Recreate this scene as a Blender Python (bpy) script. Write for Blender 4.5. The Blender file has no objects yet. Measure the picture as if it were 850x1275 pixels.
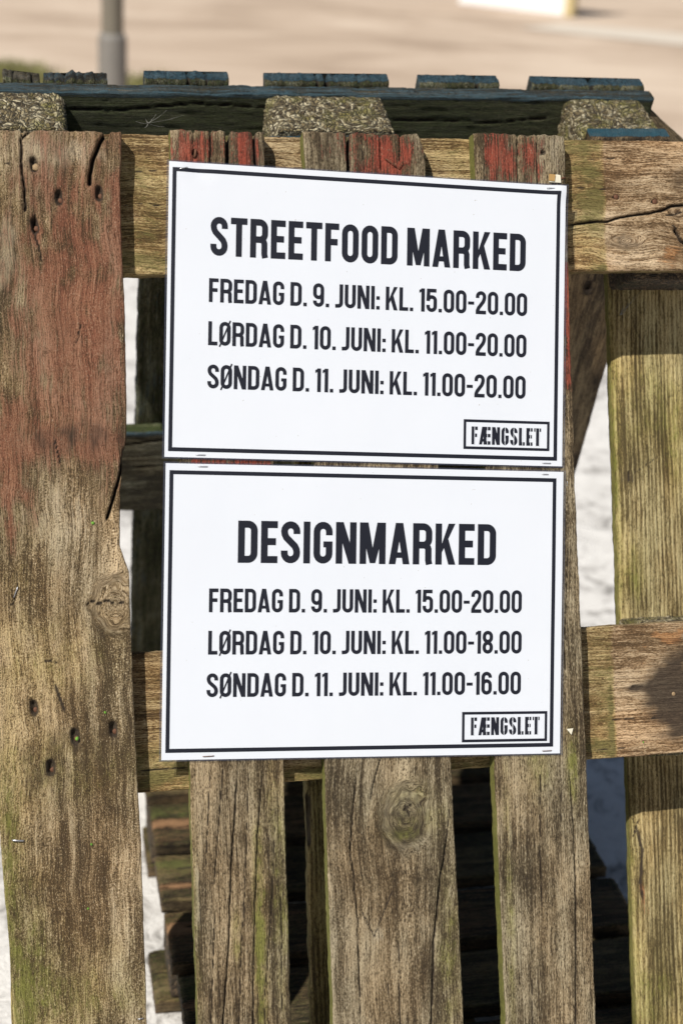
import bpy, math, random
import numpy as np
from mathutils import Matrix, Vector, Euler
from mathutils.geometry import delaunay_2d_cdt

random.seed(7)
SC = bpy.context.scene
COL = SC.collection

# ------------------------------------------------------------------ camera, world, sun, exposure
# Front-pallet frame F (mm): x right, d away from the viewer (through the pallet), v up along the leaning slats.
ALPHA = math.radians(23.4)                      # how far each pallet of the A-frame leans
FEET = 838.0                                    # the pallet's feet are 838 mm below the frame's origin
GZ = FEET*math.cos(ALPHA) + 144*math.sin(ALPHA)
CA, SA = math.cos(ALPHA), math.sin(ALPHA)
def W(x, d, v):                                 # F (mm) -> world (m)
    return Vector((x, d*CA + v*SA, -d*SA + v*CA + GZ))/1000.0
LEAN = Matrix.Rotation(-ALPHA, 4, 'X')

CR = np.array([[0.97837, -0.02833, -0.20493], [0.02716, 0.99959, -0.00852], [0.20509, 0.00277, 0.97874]])  # rows: right, up, ahead in (x, v, d)
CPOS = np.array([-359.2, -34.8, -1541.2])       # (x, v, d)
FPX = 1900.0
def fdir(r): return LEAN.to_3x3() @ Vector((r[0], r[2], r[1]))
cam_d = bpy.data.cameras.new('camera')
cam = bpy.data.objects.new('camera', cam_d); COL.objects.link(cam)
rx, uy, az = fdir(CR[0]), fdir(CR[1]), fdir(CR[2])
m = Matrix.Identity(4)
for i in range(3):
    m[i][0] = rx[i]; m[i][1] = uy[i]; m[i][2] = -az[i]
m.translation = W(CPOS[0], CPOS[2], CPOS[1])
cam.matrix_world = m
cam_d.sensor_fit = 'VERTICAL'; cam_d.sensor_height = 36; cam_d.sensor_width = 24
cam_d.lens = FPX/1275*36
cam_d.clip_start = 0.05; cam_d.clip_end = 500
cam_d.dof.use_dof = True; cam_d.dof.focus_distance = 1.60; cam_d.dof.aperture_fstop = 4.2
SC.camera = cam

def P(px, py, d=0.0):                            # where a sight line meets the plane d of the front pallet (mm)
    r = CR.T @ np.array([(px-425)/FPX, (637.5-py)/FPX, 1.0])
    k = (d-CPOS[2])/r[2]
    q = CPOS + k*r
    return float(q[0]), float(q[1])

sun_dir = (LEAN.to_3x3() @ Vector((0.70, 1.0, -0.83))).normalized()
sun_el = math.asin(-sun_dir.z)
sun_az = math.atan2(-sun_dir.x, -sun_dir.y)      # compass bearing of the sun seen from the scene, from +Y
world = bpy.data.worlds.new("World"); SC.world = world; world.use_nodes = True
wn = world.node_tree.nodes; wl = world.node_tree.links
sky = wn.new('ShaderNodeTexSky'); sky.sky_type = 'NISHITA'; sky.sun_disc = False
sky.sun_elevation = sun_el; sky.sun_rotation = sun_az
sky.air_density = 1.0; sky.dust_density = 1.0; sky.ozone_density = 1.0
wn['Background'].inputs['Strength'].default_value = 0.05
wl.new(sky.outputs[0], wn['Background'].inputs['Color'])
sl = bpy.data.lights.new('sun', 'SUN'); sl.energy = 5.0; sl.angle = math.radians(0.5); sl.color = (1.0, 0.955, 0.88)
so = bpy.data.objects.new('sun', sl); COL.objects.link(so)
so.rotation_mode = 'QUATERNION'; so.rotation_quaternion = sun_dir.to_track_quat('-Z', 'Y'); so.location = (-3, -3, 5)
vs = SC.view_settings; vs.view_transform = 'Standard'; vs.look = 'None'; vs.exposure = 0.16; vs.gamma = 1.0; vs.use_curve_mapping = False
SC.cycles.use_denoising = True
SC.cycles.max_bounces = 6

# ------------------------------------------------------------------ helpers
def empty(name, mat, label, cat, group=None):
    o = bpy.data.objects.new(name, None); COL.objects.link(o)
    o.empty_display_size = 0.1
    o.matrix_world = mat; o['label'] = label; o['category'] = cat
    if group: o['group'] = group
    return o
def tag(o, label, cat, group=None):
    o['label'] = label; o['category'] = cat
    if group: o['group'] = group
    return o
def link(name, me, mat=None, parent=None, smooth=True):
    if mat and not me.materials: me.materials.append(mat)
    o = bpy.data.objects.new(name, me); COL.objects.link(o)
    if parent is not None: o.parent = parent
    if smooth: me.shade_smooth()
    return o

_rng = np.random.default_rng(11)
_G = _rng.normal(size=(4096, 3)); _G /= np.linalg.norm(_G, axis=1, keepdims=True)
_PERM = _rng.permutation(4096)
def noise3(x, y, z=0.0, seed=0):
    x = np.asarray(x, float); y = np.asarray(y, float); z = np.asarray(z, float)
    x, y, z = np.broadcast_arrays(x + seed*17.31, y + seed*7.77, z + seed*3.19)
    xi = np.floor(x).astype(np.int64); yi = np.floor(y).astype(np.int64); zi = np.floor(z).astype(np.int64)
    fx, fy, fz = x-xi, y-yi, z-zi
    def s(t): return t*t*t*(t*(t*6-15)+10)
    u, v, w = s(fx), s(fy), s(fz)
    def g(i, j, k):
        h = _PERM[(_PERM[(_PERM[(xi+i) & 4095] + yi + j) & 4095] + zi + k) & 4095]
        gr = _G[h]
        return gr[..., 0]*(fx-i) + gr[..., 1]*(fy-j) + gr[..., 2]*(fz-k)
    def lp(a, b, t): return a + t*(b-a)
    x00 = lp(g(0,0,0), g(1,0,0), u); x10 = lp(g(0,1,0), g(1,1,0), u)
    x01 = lp(g(0,0,1), g(1,0,1), u); x11 = lp(g(0,1,1), g(1,1,1), u)
    return lp(lp(x00, x10, v), lp(x01, x11, v), w)*1.5
def fbm(x, y, z=0.0, seed=0, oct=3):
    t = 0; a = 1.0
    for o in range(oct):
        t = t + a*noise3(np.asarray(x)*2**o, np.asarray(y)*2**o, np.asarray(z)*2**o, seed+o*5)
        a *= 0.5
    return t
def sstep(e0, e1, x):
    t = np.clip((x-e0)/(e1-e0), 0, 1); return t*t*(3-2*t)

# ------------------------------------------------------------------ node helper
class NT:
    def __init__(s, name):
        s.m = bpy.data.materials.new(name); s.m.use_nodes = True
        s.n = s.m.node_tree.nodes; s.l = s.m.node_tree.links
        s.b = s.n['Principled BSDF']
    def put(s, node, key, val):
        if val is None: return
        if isinstance(val, bpy.types.NodeSocket): s.l.new(val, node.inputs[key])
        else: node.inputs[key].default_value = val
    def math(s, op, a, b=None, c=None, clamp=False):
        n = s.n.new('ShaderNodeMath'); n.operation = op; n.use_clamp = clamp
        s.put(n, 0, a); s.put(n, 1, b)
        if c is not None: s.put(n, 2, c)
        return n.outputs[0]
    def vmul(s, v, k):
        n = s.n.new('ShaderNodeVectorMath'); n.operation = 'MULTIPLY'; s.put(n, 0, v); s.put(n, 1, k); return n.outputs[0]
    def vadd(s, v, k):
        n = s.n.new('ShaderNodeVectorMath'); n.operation = 'ADD'; s.put(n, 0, v); s.put(n, 1, k); return n.outputs[0]
    def noise(s, v, scale=1.0, detail=3, rough=0.55, dist=0.0):
        n = s.n.new('ShaderNodeTexNoise'); s.put(n, 'Vector', v); s.put(n, 'Scale', scale); s.put(n, 'Detail', detail)
        s.put(n, 'Roughness', rough); s.put(n, 'Distortion', dist); return n.outputs['Fac']
    def voro(s, v, scale=1.0, feat='F1', out='Distance', rnd=1.0):
        n = s.n.new('ShaderNodeTexVoronoi'); n.feature = feat; s.put(n, 'Vector', v); s.put(n, 'Scale', scale); s.put(n, 'Randomness', rnd)
        return n.outputs[out]
    def ramp(s, f, stops):
        n = s.n.new('ShaderNodeValToRGB'); s.put(n, 0, f)
        e = n.color_ramp.elements
        while len(e) < len(stops): e.new(0.5)
        for q, (p, c) in zip(e, stops):
            q.position = p; q.color = (c[0], c[1], c[2], 1) if not isinstance(c, (int, float)) else (c, c, c, 1)
        return n.outputs[0]
    def mix(s, f, a, b, mode='MIX'):
        n = s.n.new('ShaderNodeMix'); n.data_type = 'RGBA'; n.blend_type = mode
        s.put(n, 0, f)
        for k, v in ((6, a), (7, b)):
            if isinstance(v, tuple): v = (v[0], v[1], v[2], 1)
            s.put(n, k, v)
        return n.outputs[2]
    def attr(s, name):
        n = s.n.new('ShaderNodeAttribute'); n.attribute_name = name; return n
    def objrand(s):
        return s.n.new('ShaderNodeObjectInfo').outputs['Random']
    def bump(s, h, dist, strength=1.0, normal=None):
        n = s.n.new('ShaderNodeBump'); s.put(n, 'Height', h); n.inputs['Distance'].default_value = dist
        n.inputs['Strength'].default_value = strength
        if normal is not None: s.l.new(normal, n.inputs['Normal'])
        return n.outputs[0]
    def smooth(s, v, a, b):
        n = s.n.new('ShaderNodeMapRange'); n.interpolation_type = 'SMOOTHSTEP'
        s.put(n, 'Value', v); s.put(n, 'From Min', a); s.put(n, 'From Max', b); return n.outputs[0]
    def done(s, col=None, rough=None, normal=None, **kw):
        if col is not None: s.put(s.b, 'Base Color', (col[0], col[1], col[2], 1) if isinstance(col, tuple) else col)
        if rough is not None: s.put(s.b, 'Roughness', rough)
        if normal is not None: s.put(s.b, 'Normal', normal)
        for k, v in kw.items(): s.put(s.b, k.replace('_', ' '), v)
        return s.m

def wood_mat(name, dark, mid, light, paint, paint2, pop=0.86, slen=0.34, flake=1.0, ring=0.0, speck=0.5, bump=1.0, pedge=0.22, mossc=(0.165, 0.165, 0.035), stainc=(0.035, 0.025, 0.018)):
    """weathered wood: fibre streaks along the grain attribute (mm), worn paint / moss / stain / bleach from the masks"""
    t = NT(name)
    g = t.attr('grain').outputs['Vector']
    mk = t.attr('masks')
    sep = t.n.new('ShaderNodeSeparateColor'); t.l.new(mk.outputs['Color'], sep.inputs[0])
    mp, mm, ms, mb = sep.outputs[0], sep.outputs[1], sep.outputs[2], mk.outputs['Alpha']
    fib = t.noise(t.vmul(g, (0.62, 0.016, 0.62)), 1.0, 4, 0.62, 0.12)           # long fibres
    fine = t.noise(t.vmul(g, (1.3, 0.085, 1.3)), 1.0, 3, 0.62, 0.05)            # short fibres
    broad = t.noise(t.vmul(g, (0.11, 0.0045, 0.11)), 1.0, 4, 0.6, 0.3)          # bands along the board
    patch = t.noise(t.vmul(g, (0.020, 0.009, 0.020)), 1.0, 5, 0.62, 0.2)        # weathering patches
    hue = t.noise(t.vadd(t.vmul(g, (0.016, 0.006, 0.016)), (9.1, 3.3, 1.7)), 1.0, 3, 0.55)
    sp = t.noise(t.vmul(g, (1.15, slen, 1.15)), 1.0, 2, 0.6, 0.0)               # specks
    ringv = None
    def dev(x, k): return t.math('MULTIPLY', t.math('SUBTRACT', x, 0.5), k)
    f = t.math('ADD', 0.5, dev(fib, 0.80))
    f = t.math('ADD', f, dev(fine, 0.70))
    f = t.math('ADD', f, dev(broad, 0.75))
    f = t.math('ADD', f, dev(sp, 0.25 + 0.75*speck))
    f = t.math('ADD', f, dev(patch, 1.15))
    if ring > 0:
        w = t.n.new('ShaderNodeTexWave'); w.wave_type = 'BANDS'; w.bands_direction = 'X'; w.wave_profile = 'SIN'
        t.put(w, 'Vector', t.vadd(t.vmul(g, (1.0, 0.02, 1.0)), t.vmul(t.n.new('ShaderNodeCombineXYZ').outputs[0], (0, 0, 0)))); t.put(w, 'Scale', 0.060); t.put(w, 'Distortion', 3.0); t.put(w, 'Detail', 2.0)
        t.put(w, 'Detail Scale', 0.35)
        ringv = w.outputs['Fac']
        f = t.math('ADD', f, dev(ringv, ring*0.22))
    col = t.ramp(f, [(0.22, tuple(c*0.6 for c in dark)), (0.36, dark), (0.50, mid), (0.64, tuple(0.45*a+0.55*b for a, b in zip(mid, light))), (0.80, light)])
    hm = t.smooth(hue, 0.36, 0.64)
    col = t.mix(1.0, col, t.mix(hm, (1.22, 1.24, 1.25), (1.34, 1.23, 1.12)), 'MULTIPLY')
    # silver flecks
    fl = t.math('MULTIPLY', t.smooth(sp, 0.60, 0.68), t.smooth(fine, 0.46, 0.58))
    col = t.mix(t.math('MULTIPLY', fl, 0.75*speck), col, tuple(min(0.75, c*1.55+0.06) for c in light))
    # bleach
    bl = t.smooth(t.math('ADD', mb, t.math('MULTIPLY', t.math('SUBTRACT', fib, 0.5), 1.3)), 0.35, 0.85)
    col = t.mix(t.math('MULTIPLY', bl, 0.6), col, tuple(min(0.7, c*1.25+0.04) for c in light))
    col = t.mix(t.smooth(mm, 0.02, 0.45), col, t.mix(1.0, col, (0.93, 0.96, 0.76), 'MULTIPLY'))
    # moss
    mn = t.math('ADD', mm, t.math('MULTIPLY', t.math('SUBTRACT', t.noise(t.vmul(g, (0.35, 0.10, 0.35)), 1.0, 4, 0.7), 0.5), 1.5))
    mf = t.smooth(mn, 0.30, 1.05)
    col = t.mix(t.math('MULTIPLY', mf, 0.85), col, t.mix(fine, tuple(c*0.45 for c in mossc), tuple(min(.6, c*1.7) for c in mossc)))
    # paint, worn off the ridges
    pn = t.math('ADD', mp, t.math('ADD', dev(sp, 1.1*flake), dev(fib, 1.5*flake)))
    pn = t.math('ADD', pn, t.math('MULTIPLY', t.math('SUBTRACT', patch, 0.5), 1.0))
    pf = t.smooth(pn, 0.44, 0.44+pedge)
    pcol = t.mix(t.smooth(t.math('ADD', fib, t.math('MULTIPLY', t.math('SUBTRACT', mp, 0.6), 0.25)), 0.40, 0.66), paint, paint2)
    col = t.mix(t.math('MULTIPLY', pf, pop), col, pcol)
    col = t.mix(t.math('MULTIPLY', t.math('MULTIPLY', fl, pf), 0.7), col, tuple(c*0.95 for c in light))
    col = t.mix(t.math('MULTIPLY', t.smooth(t.math('ADD', dev(fine, 0.9), dev(sp, 0.9)), -0.06, -0.16), 0.6), col, tuple(c*0.5 for c in dark))
    # dark stain, cracks
    sf = t.smooth(t.math('ADD', ms, t.math('MULTIPLY', t.math('SUBTRACT', sp, 0.5), 0.55)), 0.12, 0.95)
    col = t.mix(t.math('MULTIPLY', sf, 0.90), col, stainc)
    hh = t.math('MULTIPLY_ADD', fib, 1.0, t.math('MULTIPLY', fine, 0.55))
    hh = t.math('MULTIPLY_ADD', sp, 0.35 + 0.5*speck, hh)
    hh = t.math('MULTIPLY_ADD', pf, 0.22, hh)
    if ringv is not None: hh = t.math('MULTIPLY_ADD', ringv, 0.35, hh)
    nb = t.bump(hh, 0.0024*bump, 1.0)
    t.put(t.b, 'Specular IOR Level', 0.25)
    return t.done(col, t.math('MULTIPLY_ADD', fib, 0.2, 0.68), nb)

GREY = dict(dark=(0.062, 0.044, 0.024), mid=(0.150, 0.116, 0.070), light=(0.32, 0.265, 0.18))
M_SLAT = wood_mat('weathered_slat_wood', **GREY, paint=(0.080, 0.022, 0.014), paint2=(0.30, 0.052, 0.030), speck=0.6)
M_WIDE = wood_mat('wide_slat_wood', dark=(0.085, 0.056, 0.028), mid=(0.190, 0.138, 0.076), light=(0.42, 0.335, 0.225),
                  pop=0.74, slen=0.62, paint=(0.088, 0.032, 0.018), paint2=(0.245, 0.086, 0.050), speck=1.15, flake=0.8, bump=1.0, pedge=0.7)
M_STR = wood_mat('stringer_wood', dark=(0.12, 0.070, 0.032), mid=(0.265, 0.178, 0.098), light=(0.50, 0.375, 0.24),
                 paint=(0.20, 0.080, 0.026), paint2=(0.46, 0.24, 0.10), speck=0.5, flake=0.5, mossc=(0.135, 0.118, 0.038))
M_RUN = wood_mat('runner_wood', dark=(0.095, 0.068, 0.029), mid=(0.205, 0.158, 0.075), light=(0.40, 0.33, 0.185),
                 paint=(0.20, 0.08, 0.03), paint2=(0.45, 0.22, 0.10), ring=1.0, speck=0.25, bump=0.7)
M_BLUE = wood_mat('blue_painted_wood', dark=(0.020, 0.018, 0.012), mid=(0.060, 0.050, 0.030), light=(0.26, 0.25, 0.23),
                  paint=(0.007, 0.020, 0.028), paint2=(0.034, 0.098, 0.138), speck=0.6, flake=1.1, mossc=(0.045, 0.065, 0.018))
M_DARKB = wood_mat('dark_wood_blue_end', dark=(0.030, 0.020, 0.013), mid=(0.085, 0.060, 0.036), light=(0.24, 0.18, 0.11),
                  paint=(0.010, 0.030, 0.045), paint2=(0.020, 0.095, 0.135), speck=0.4, mossc=(0.10, 0.11, 0.03))
M_DARK = wood_mat('old_dark_wood', dark=(0.018, 0.012, 0.008), mid=(0.052, 0.036, 0.022), light=(0.18, 0.13, 0.08),
                  paint=(0.10, 0.045, 0.02), paint2=(0.36, 0.20, 0.10), speck=0.4, mossc=(0.10, 0.11, 0.03))

# ------------------------------------------------------------------ board builder
def interp(pts, a):
    """a profile given as [(a, value), ...]"""
    p = sorted(pts); return np.interp(a, [q[0] for q in p], [q[1] for q in p])
def seg_dist(A, B, poly):
    """distance to a polyline and position along it (0..1)"""
    best = np.full(A.shape, 1e9); along = np.zeros(A.shape)
    L = [0.0]
    for p, q in zip(poly[:-1], poly[1:]): L.append(L[-1] + math.hypot(q[0]-p[0], q[1]-p[1]))
    for i, (p, q) in enumerate(zip(poly[:-1], poly[1:])):
        dx, dy = q[0]-p[0], q[1]-p[1]; ll = dx*dx+dy*dy + 1e-9
        t = np.clip(((A-p[0])*dx + (B-p[1])*dy)/ll, 0, 1)
        d = np.hypot(A-p[0]-t*dx, B-p[1]-t*dy)
        k = d < best
        best = np.where(k, d, best); along = np.where(k, (L[i] + t*math.sqrt(ll))/L[-1], along)
    return best, along

def board(name, mat, parent, to_local, a0, a1, left, right, d0, T, res=(3.0, 1.6), seed=0, rough=0.45, wave=1.2,
          cracks=(), knots=(), blobs=(), base=(0, 0, 0, 0), side=None, ends=1.5, edge_r=2.2, wig=0.8, cup=0.0, chamfer=0.0, extra=None, notches=()):
    """a plank in (a along, b across, d deep) mm: front face as a fine relief, rounded edges, sides, back.
    left/right: edge position b along a (number or [(a, b), ...]); to_local maps (a, b, d) arrays to parent space in metres"""
    na = max(3, int((a1-a0)/res[0])); A1 = np.linspace(a0, a1, na)
    f = (lambda q, a: interp(q, a) if isinstance(q, (list, tuple)) else np.full_like(a, q))
    lo = f(left, A1) + wig*(fbm(A1/45, seed*3.3, seed=seed, oct=3)); hi = f(right, A1) + wig*(fbm(A1/45, seed*3.3+50, seed=seed, oct=3))
    lo = lo + 0.5*wig*noise3(A1/5, seed*1.7); hi = hi + 0.5*wig*noise3(A1/5, seed*1.7+9)
    wmean = float(np.mean(hi-lo)); nb = max(5, int(wmean/res[1]))
    s = np.linspace(0, 1, nb)
    ex = np.array([0.35, 0.9, 1.7])/wmean
    if edge_r > 0: s = np.unique(np.concatenate([s[0:1], ex, s[(s > 2.2/wmean) & (s < 1-2.2/wmean)], 1-ex, s[-1:]]))
    nb = len(s)
    A, S = np.meshgrid(A1, s, indexing='ij')
    B = lo[:, None] + (hi-lo)[:, None]*S
    # ragged sawn ends
    tend = np.clip((A-a0)/(a1-a0), 0, 1)
    A = A + ends*noise3(B/5.5, seed+0.5)*np.where(tend > 0.5, sstep(0.97, 1, tend), -sstep(0.03, 0, tend)) + ends*0.8*noise3(B/30, seed+4.5)*(tend > 0.9)
    for (nb_, nw, nd) in notches:          # splits that open at the top end
        A = A - nd*np.exp(-((B-nb_)/nw)**2)*sstep(a1-nd*1.6-8, a1, A)
    # grain, bent round the knots
    g = B + 2.2*fbm(A/160, B/35, seed=seed+1, oct=2); ga = A.copy(); gk = np.zeros_like(A)
    H = np.zeros_like(A)                       # depth below the nominal face, + = deeper
    masks = np.zeros(A.shape + (4,)) + np.array(base)
    for kn in knots:
        ka, kb, ra, rb = kn[:4]; spread = kn[4] if len(kn) > 4 else 3.0
        kd = 0.3 if seed == 1 else 1.25
        u = (B-kb) + 3.0*noise3(A/38, seed*1.9, seed=seed+37)*sstep(0.6, 2.0, np.abs(A-ka)/ra); r2 = rb*rb*1.0*np.exp(-((A-ka)/(ra*spread*0.6))**2)
        g = np.where(np.abs(u) < 6*rb + 20, u*(0.38+0.62*np.abs(u)/np.sqrt(u*u+r2*2.4+1e-6)) + kb + (g-B)*(1+0.6*np.exp(-(u/(3*rb))**2)), g)
        rr = np.hypot((A-ka)/ra, u/rb)*(1+0.16*noise3(A/11, B/11, seed=seed+33)+0.07*noise3(A/4, B/4, seed=seed+34))
        ins = sstep(1.45, 0.6, rr)
        g = g*(1-ins) + (kb + rr*rb*1.1)*ins; ga = ga*(1-ins) + (ka + np.abs(np.arctan2(u/rb, (A-ka)/ra))*rb*0.8)*ins
        H += (kn[5] if len(kn) > 5 else 0.6)*np.exp(-((rr-1.0)/0.22)**2)*(1+0.8*noise3(A/9, B/7, seed=seed+36))
        H -= 1.2*np.exp(-(rr/1.2)**4)*0.6
        masks[..., 2] += (kd*(0.13*np.exp(-((rr-0.9)/0.35)**2) + 0.24*np.exp(-(rr/1.0)**3)) + 0.14*np.exp(-(rr/2.0)**2))*(1+0.7*noise3(A/7, B/5, seed=seed+35))
    H += wave*0.5*fbm(A/190, B/70, seed=seed+2, oct=2)
    H += rough*(0.75*fbm(g/3.6, ga/55, gk, seed=seed+3, oct=2) + 0.5*fbm(g/9.0, ga/120, seed=seed+6, oct=2))
    H += rough*0.25*fbm(g/2.6, ga/16, seed=seed+9, oct=2)
    if cup: H += cup*(2*S-1)**2
    for cr in cracks:
        poly, wd, dp = cr[0], cr[1], cr[2]
        Aj = A + 0; Bj = B + (0.8*noise3(A/14.0, seed+20) + 0.35*noise3(A/4, seed+31))*min(1.0, wd)
        d, al = seg_dist(Aj, Bj, poly)
        tp = np.minimum(1, np.minimum(al, 1-al)*7 + (0.15 if len(cr) < 4 else 1.0))
        w = wd*(0.72 if wd < 1.2 else 1.0)*(0.35+0.65*tp)
        q = np.exp(-(d/w)**2)
        H += dp*q*tp; masks[..., 2] += 1.25*np.exp(-(d/(w*1.05))**4)*tp
    for (ba, bb, ra, rb, ch, am) in blobs:
        q = np.exp(-(((A-ba)/ra)**2 + ((B-bb)/rb)**2)); n = 1+0.9*fbm(A/28, B/14, seed=seed+ch*3+int(abs(ba)) % 50, oct=3)
        masks[..., ch] += am*q*np.clip(n, 0, 2)
    if extra is not None: H, masks = extra(A, B, S, H, masks)
    # rounded edges
    e = np.minimum(B-lo[:, None], hi[:, None]-B); ee = np.minimum(A-A.min(), A.max()-A)*1.0 + 0.0
    ee = np.minimum((tend*(a1-a0)), ((1-tend)*(a1-a0)))
    R = edge_r*(1+0.5*noise3(A/22, S*3, seed=seed+12))
    for q in (e, ee):
        c = np.clip(R-q, 0, R); H += R - np.sqrt(np.maximum(R*R-c*c, 0))
    if chamfer:
        H += np.clip(chamfer-(B-lo[:, None]), 0, chamfer)*0.62 + np.clip(chamfer-(hi[:, None]-B), 0, chamfer)*0.62
    verts_a = [A.ravel()]; verts_b = [B.ravel()]; verts_d = [(d0+H).ravel()]
    gr = [np.stack([g.ravel(), ga.ravel(), H.ravel()*0.6], 1)]; mk = [masks.reshape(-1, 4)]
    idx = np.arange(na*nb).reshape(na, nb)
    i0, i1, j0, j1 = idx[:-1, :-1], idx[1:, :-1], idx[1:, 1:], idx[:-1, 1:]
    faces = [np.stack([i0.ravel(), i1.ravel(), j0.ravel(), j1.ravel()], 1)]
    # the boundary ring
    ring = np.concatenate([idx[:, 0], idx[-1, 1:], idx[-2::-1, -1], idx[0, -2:0:-1]])
    Ar, Br, Dr = A.ravel()[ring], B.ravel()[ring], (d0+H).ravel()[ring]
    Gr = gr[0][ring]; Mr = masks.reshape(-1, 4)[ring].copy(); Mr[:, 2] = np.minimum(Mr[:, 2], 0.45)
    Sr = S.ravel()[ring]; tr = tend.ravel()[ring]
    onl = (Sr < 1e-6); onr = (Sr > 1-1e-6); ont = (tr > 1-1e-6) | (tr < 1e-6)
    if side:
        Mr = np.where(onl[:, None], np.array(side[0]), Mr); Mr = np.where(onr[:, None], np.array(side[1]), Mr)
        if len(side) > 2: Mr = np.where(ont[:, None], np.array(side[2]), Mr)
    prev = ring; base_n = na*nb; n = len(ring)
    levels = np.array([0.12, 0.3, 0.5, 0.7, 0.88, 1.0])
    nx = np.where(onl, -1.0, np.where(onr, 1.0, 0.0))
    for li, lv in enumerate(levels):
        D = Dr + (d0+T-Dr)*lv
        inn = 0.7*noise3(Ar/12, D/5, Br/12, seed=seed+14) + 0.35*noise3(Ar/30, D/2.0, seed=seed+15)
        if lv == 1.0: inn = inn-0.8
        b2 = Br + nx*inn*min(1.0, edge_r); a2 = Ar + np.where(ont & (nx == 0), np.where(tr > .5, 1, -1), 0)*inn*0.6
        verts_a.append(a2); verts_b.append(b2); verts_d.append(D)
        off = (D-Dr)
        g2 = Gr.copy(); g2[:, 0] = Gr[:, 0] + np.where(ont & (nx == 0), 0, off); g2[:, 1] = Gr[:, 1]; g2[:, 2] = off*1.0
        g2[:, 1] = np.where(ont & (nx == 0), Gr[:, 1]+off*8, g2[:, 1])
        gr.append(g2); mk.append(Mr)
        cur = np.arange(base_n, base_n+n); base_n += n
        faces.append(np.stack([prev, cur, np.roll(cur, -1), np.roll(prev, -1)], 1)[:, ::-1])
        prev = cur
    a = np.concatenate(verts_a); b = np.concatenate(verts_b); d = np.concatenate(verts_d)
    co = to_local(a, b, d)
    quads = np.concatenate(faces).astype(np.int32)
    me = bpy.data.meshes.new(name)
    nv = len(a); nq = len(quads)
    # the back: strips between opposite sides of the last ring
    nl = na; last = prev
    lft = last[:na]; top = last[na-1:na-1+nb]; rgt = last[na-1+nb-1:na-1+nb-1+na][::-1]
    back = np.stack([lft[:-1], rgt[:-1], rgt[1:], lft[1:]], 1)
    capA = np.concatenate([last[0:1], np.concatenate([last[2*na+nb-3:], []]).astype(int)[::-1], rgt[0:1]]) if False else None
    quads = np.concatenate([quads, back.astype(np.int32)]); nq = len(quads)
    me.vertices.add(nv); me.vertices.foreach_set('co', co.astype(np.float32).ravel())
    me.loops.add(nq*4); me.loops.foreach_set('vertex_index', quads.ravel())
    me.polygons.add(nq); me.polygons.foreach_set('loop_start', np.arange(0, nq*4, 4, dtype=np.int32))
    me.update(calc_edges=True)
    at = me.attributes.new('grain', 'FLOAT_VECTOR', 'POINT'); G = np.concatenate(gr) + np.array([seed*137.0, seed*71.0, seed*31.0])
    at.data.foreach_set('vector', G.astype(np.float32).ravel())
    at = me.attributes.new('masks', 'FLOAT_COLOR', 'POINT')
    at.data.foreach_set('color', np.clip(np.concatenate(mk), 0, 1.6).astype(np.float32).ravel())
    me.validate(); me.update()
    # outward normals
    import bmesh
    bm = bmesh.new(); bm.from_mesh(me); bmesh.ops.recalc_face_normals(bm, faces=bm.faces); bm.to_mesh(me); bm.free()
    o = link(name, me, mat, parent)
    return o

def local_v(a, b, d):     # board that runs up the front pallet: a = v, b = x
    return np.stack([b, d, a+FEET], 1)/1000
def local_h(a, b, d):     # board that runs across it: a = x, b = v
    return np.stack([a, d, b+FEET], 1)/1000

# ------------------------------------------------------------------ small hardware
def lathe(name, prof, mat, parent, loc, axis='Y', seg=14, scale=1.0, jitter=0.0):
    vs_, fs = [], []
    for i, (r, h) in enumerate(prof):
        for k in range(seg):
            t = 2*math.pi*k/seg; rr = r*(1+jitter*random.uniform(-1, 1))
            x, y, z = rr*math.cos(t), h, rr*math.sin(t)
            if axis == 'Z': x, y, z = rr*math.cos(t), rr*math.sin(t), h
            vs_.append((x*scale, y*scale, z*scale))
    for i in range(len(prof)-1):
        for k in range(seg):
            a, b = i*seg+k, i*seg+(k+1) % seg
            fs.append((a, b, b+seg, a+seg))
    fs.append(tuple(range(seg))[::-1]); fs.append(tuple((len(prof)-1)*seg+k for k in range(seg)))
    me = bpy.data.meshes.new(name); me.from_pydata(vs_, [], fs); me.update()
    o = link(name, me, mat, parent); o.location = loc
    return o
def wire(name, pts, r, mat, parent, seg=6):
    """a bent wire through points (m)"""
    vs_, fs = [], []; P_ = [Vector(p) for p in pts]
    for i, p in enumerate(P_):
        t = (P_[min(i+1, len(P_)-1)]-P_[max(i-1, 0)]).normalized()
        n = t.cross(Vector((0.13, 1, 0.21))).normalized(); b = t.cross(n)
        rr = r if not isinstance(r, (list, tuple)) else r[i]
        for k in range(seg):
            c = 2*math.pi*k/seg; vs_.append(p + (n*math.cos(c)+b*math.sin(c))*rr)
    for i in range(len(P_)-1):
        for k in range(seg):
            a, b = i*seg+k, i*seg+(k+1) % seg
            fs.append((a, b, b+seg, a+seg))
    fs.append(tuple(range(seg))[::-1]); fs.append(tuple((len(P_)-1)*seg+k for k in range(seg)))
    me = bpy.data.meshes.new(name); me.from_pydata(vs_, [], fs); me.update()
    return link(name, me, mat, parent)

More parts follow.
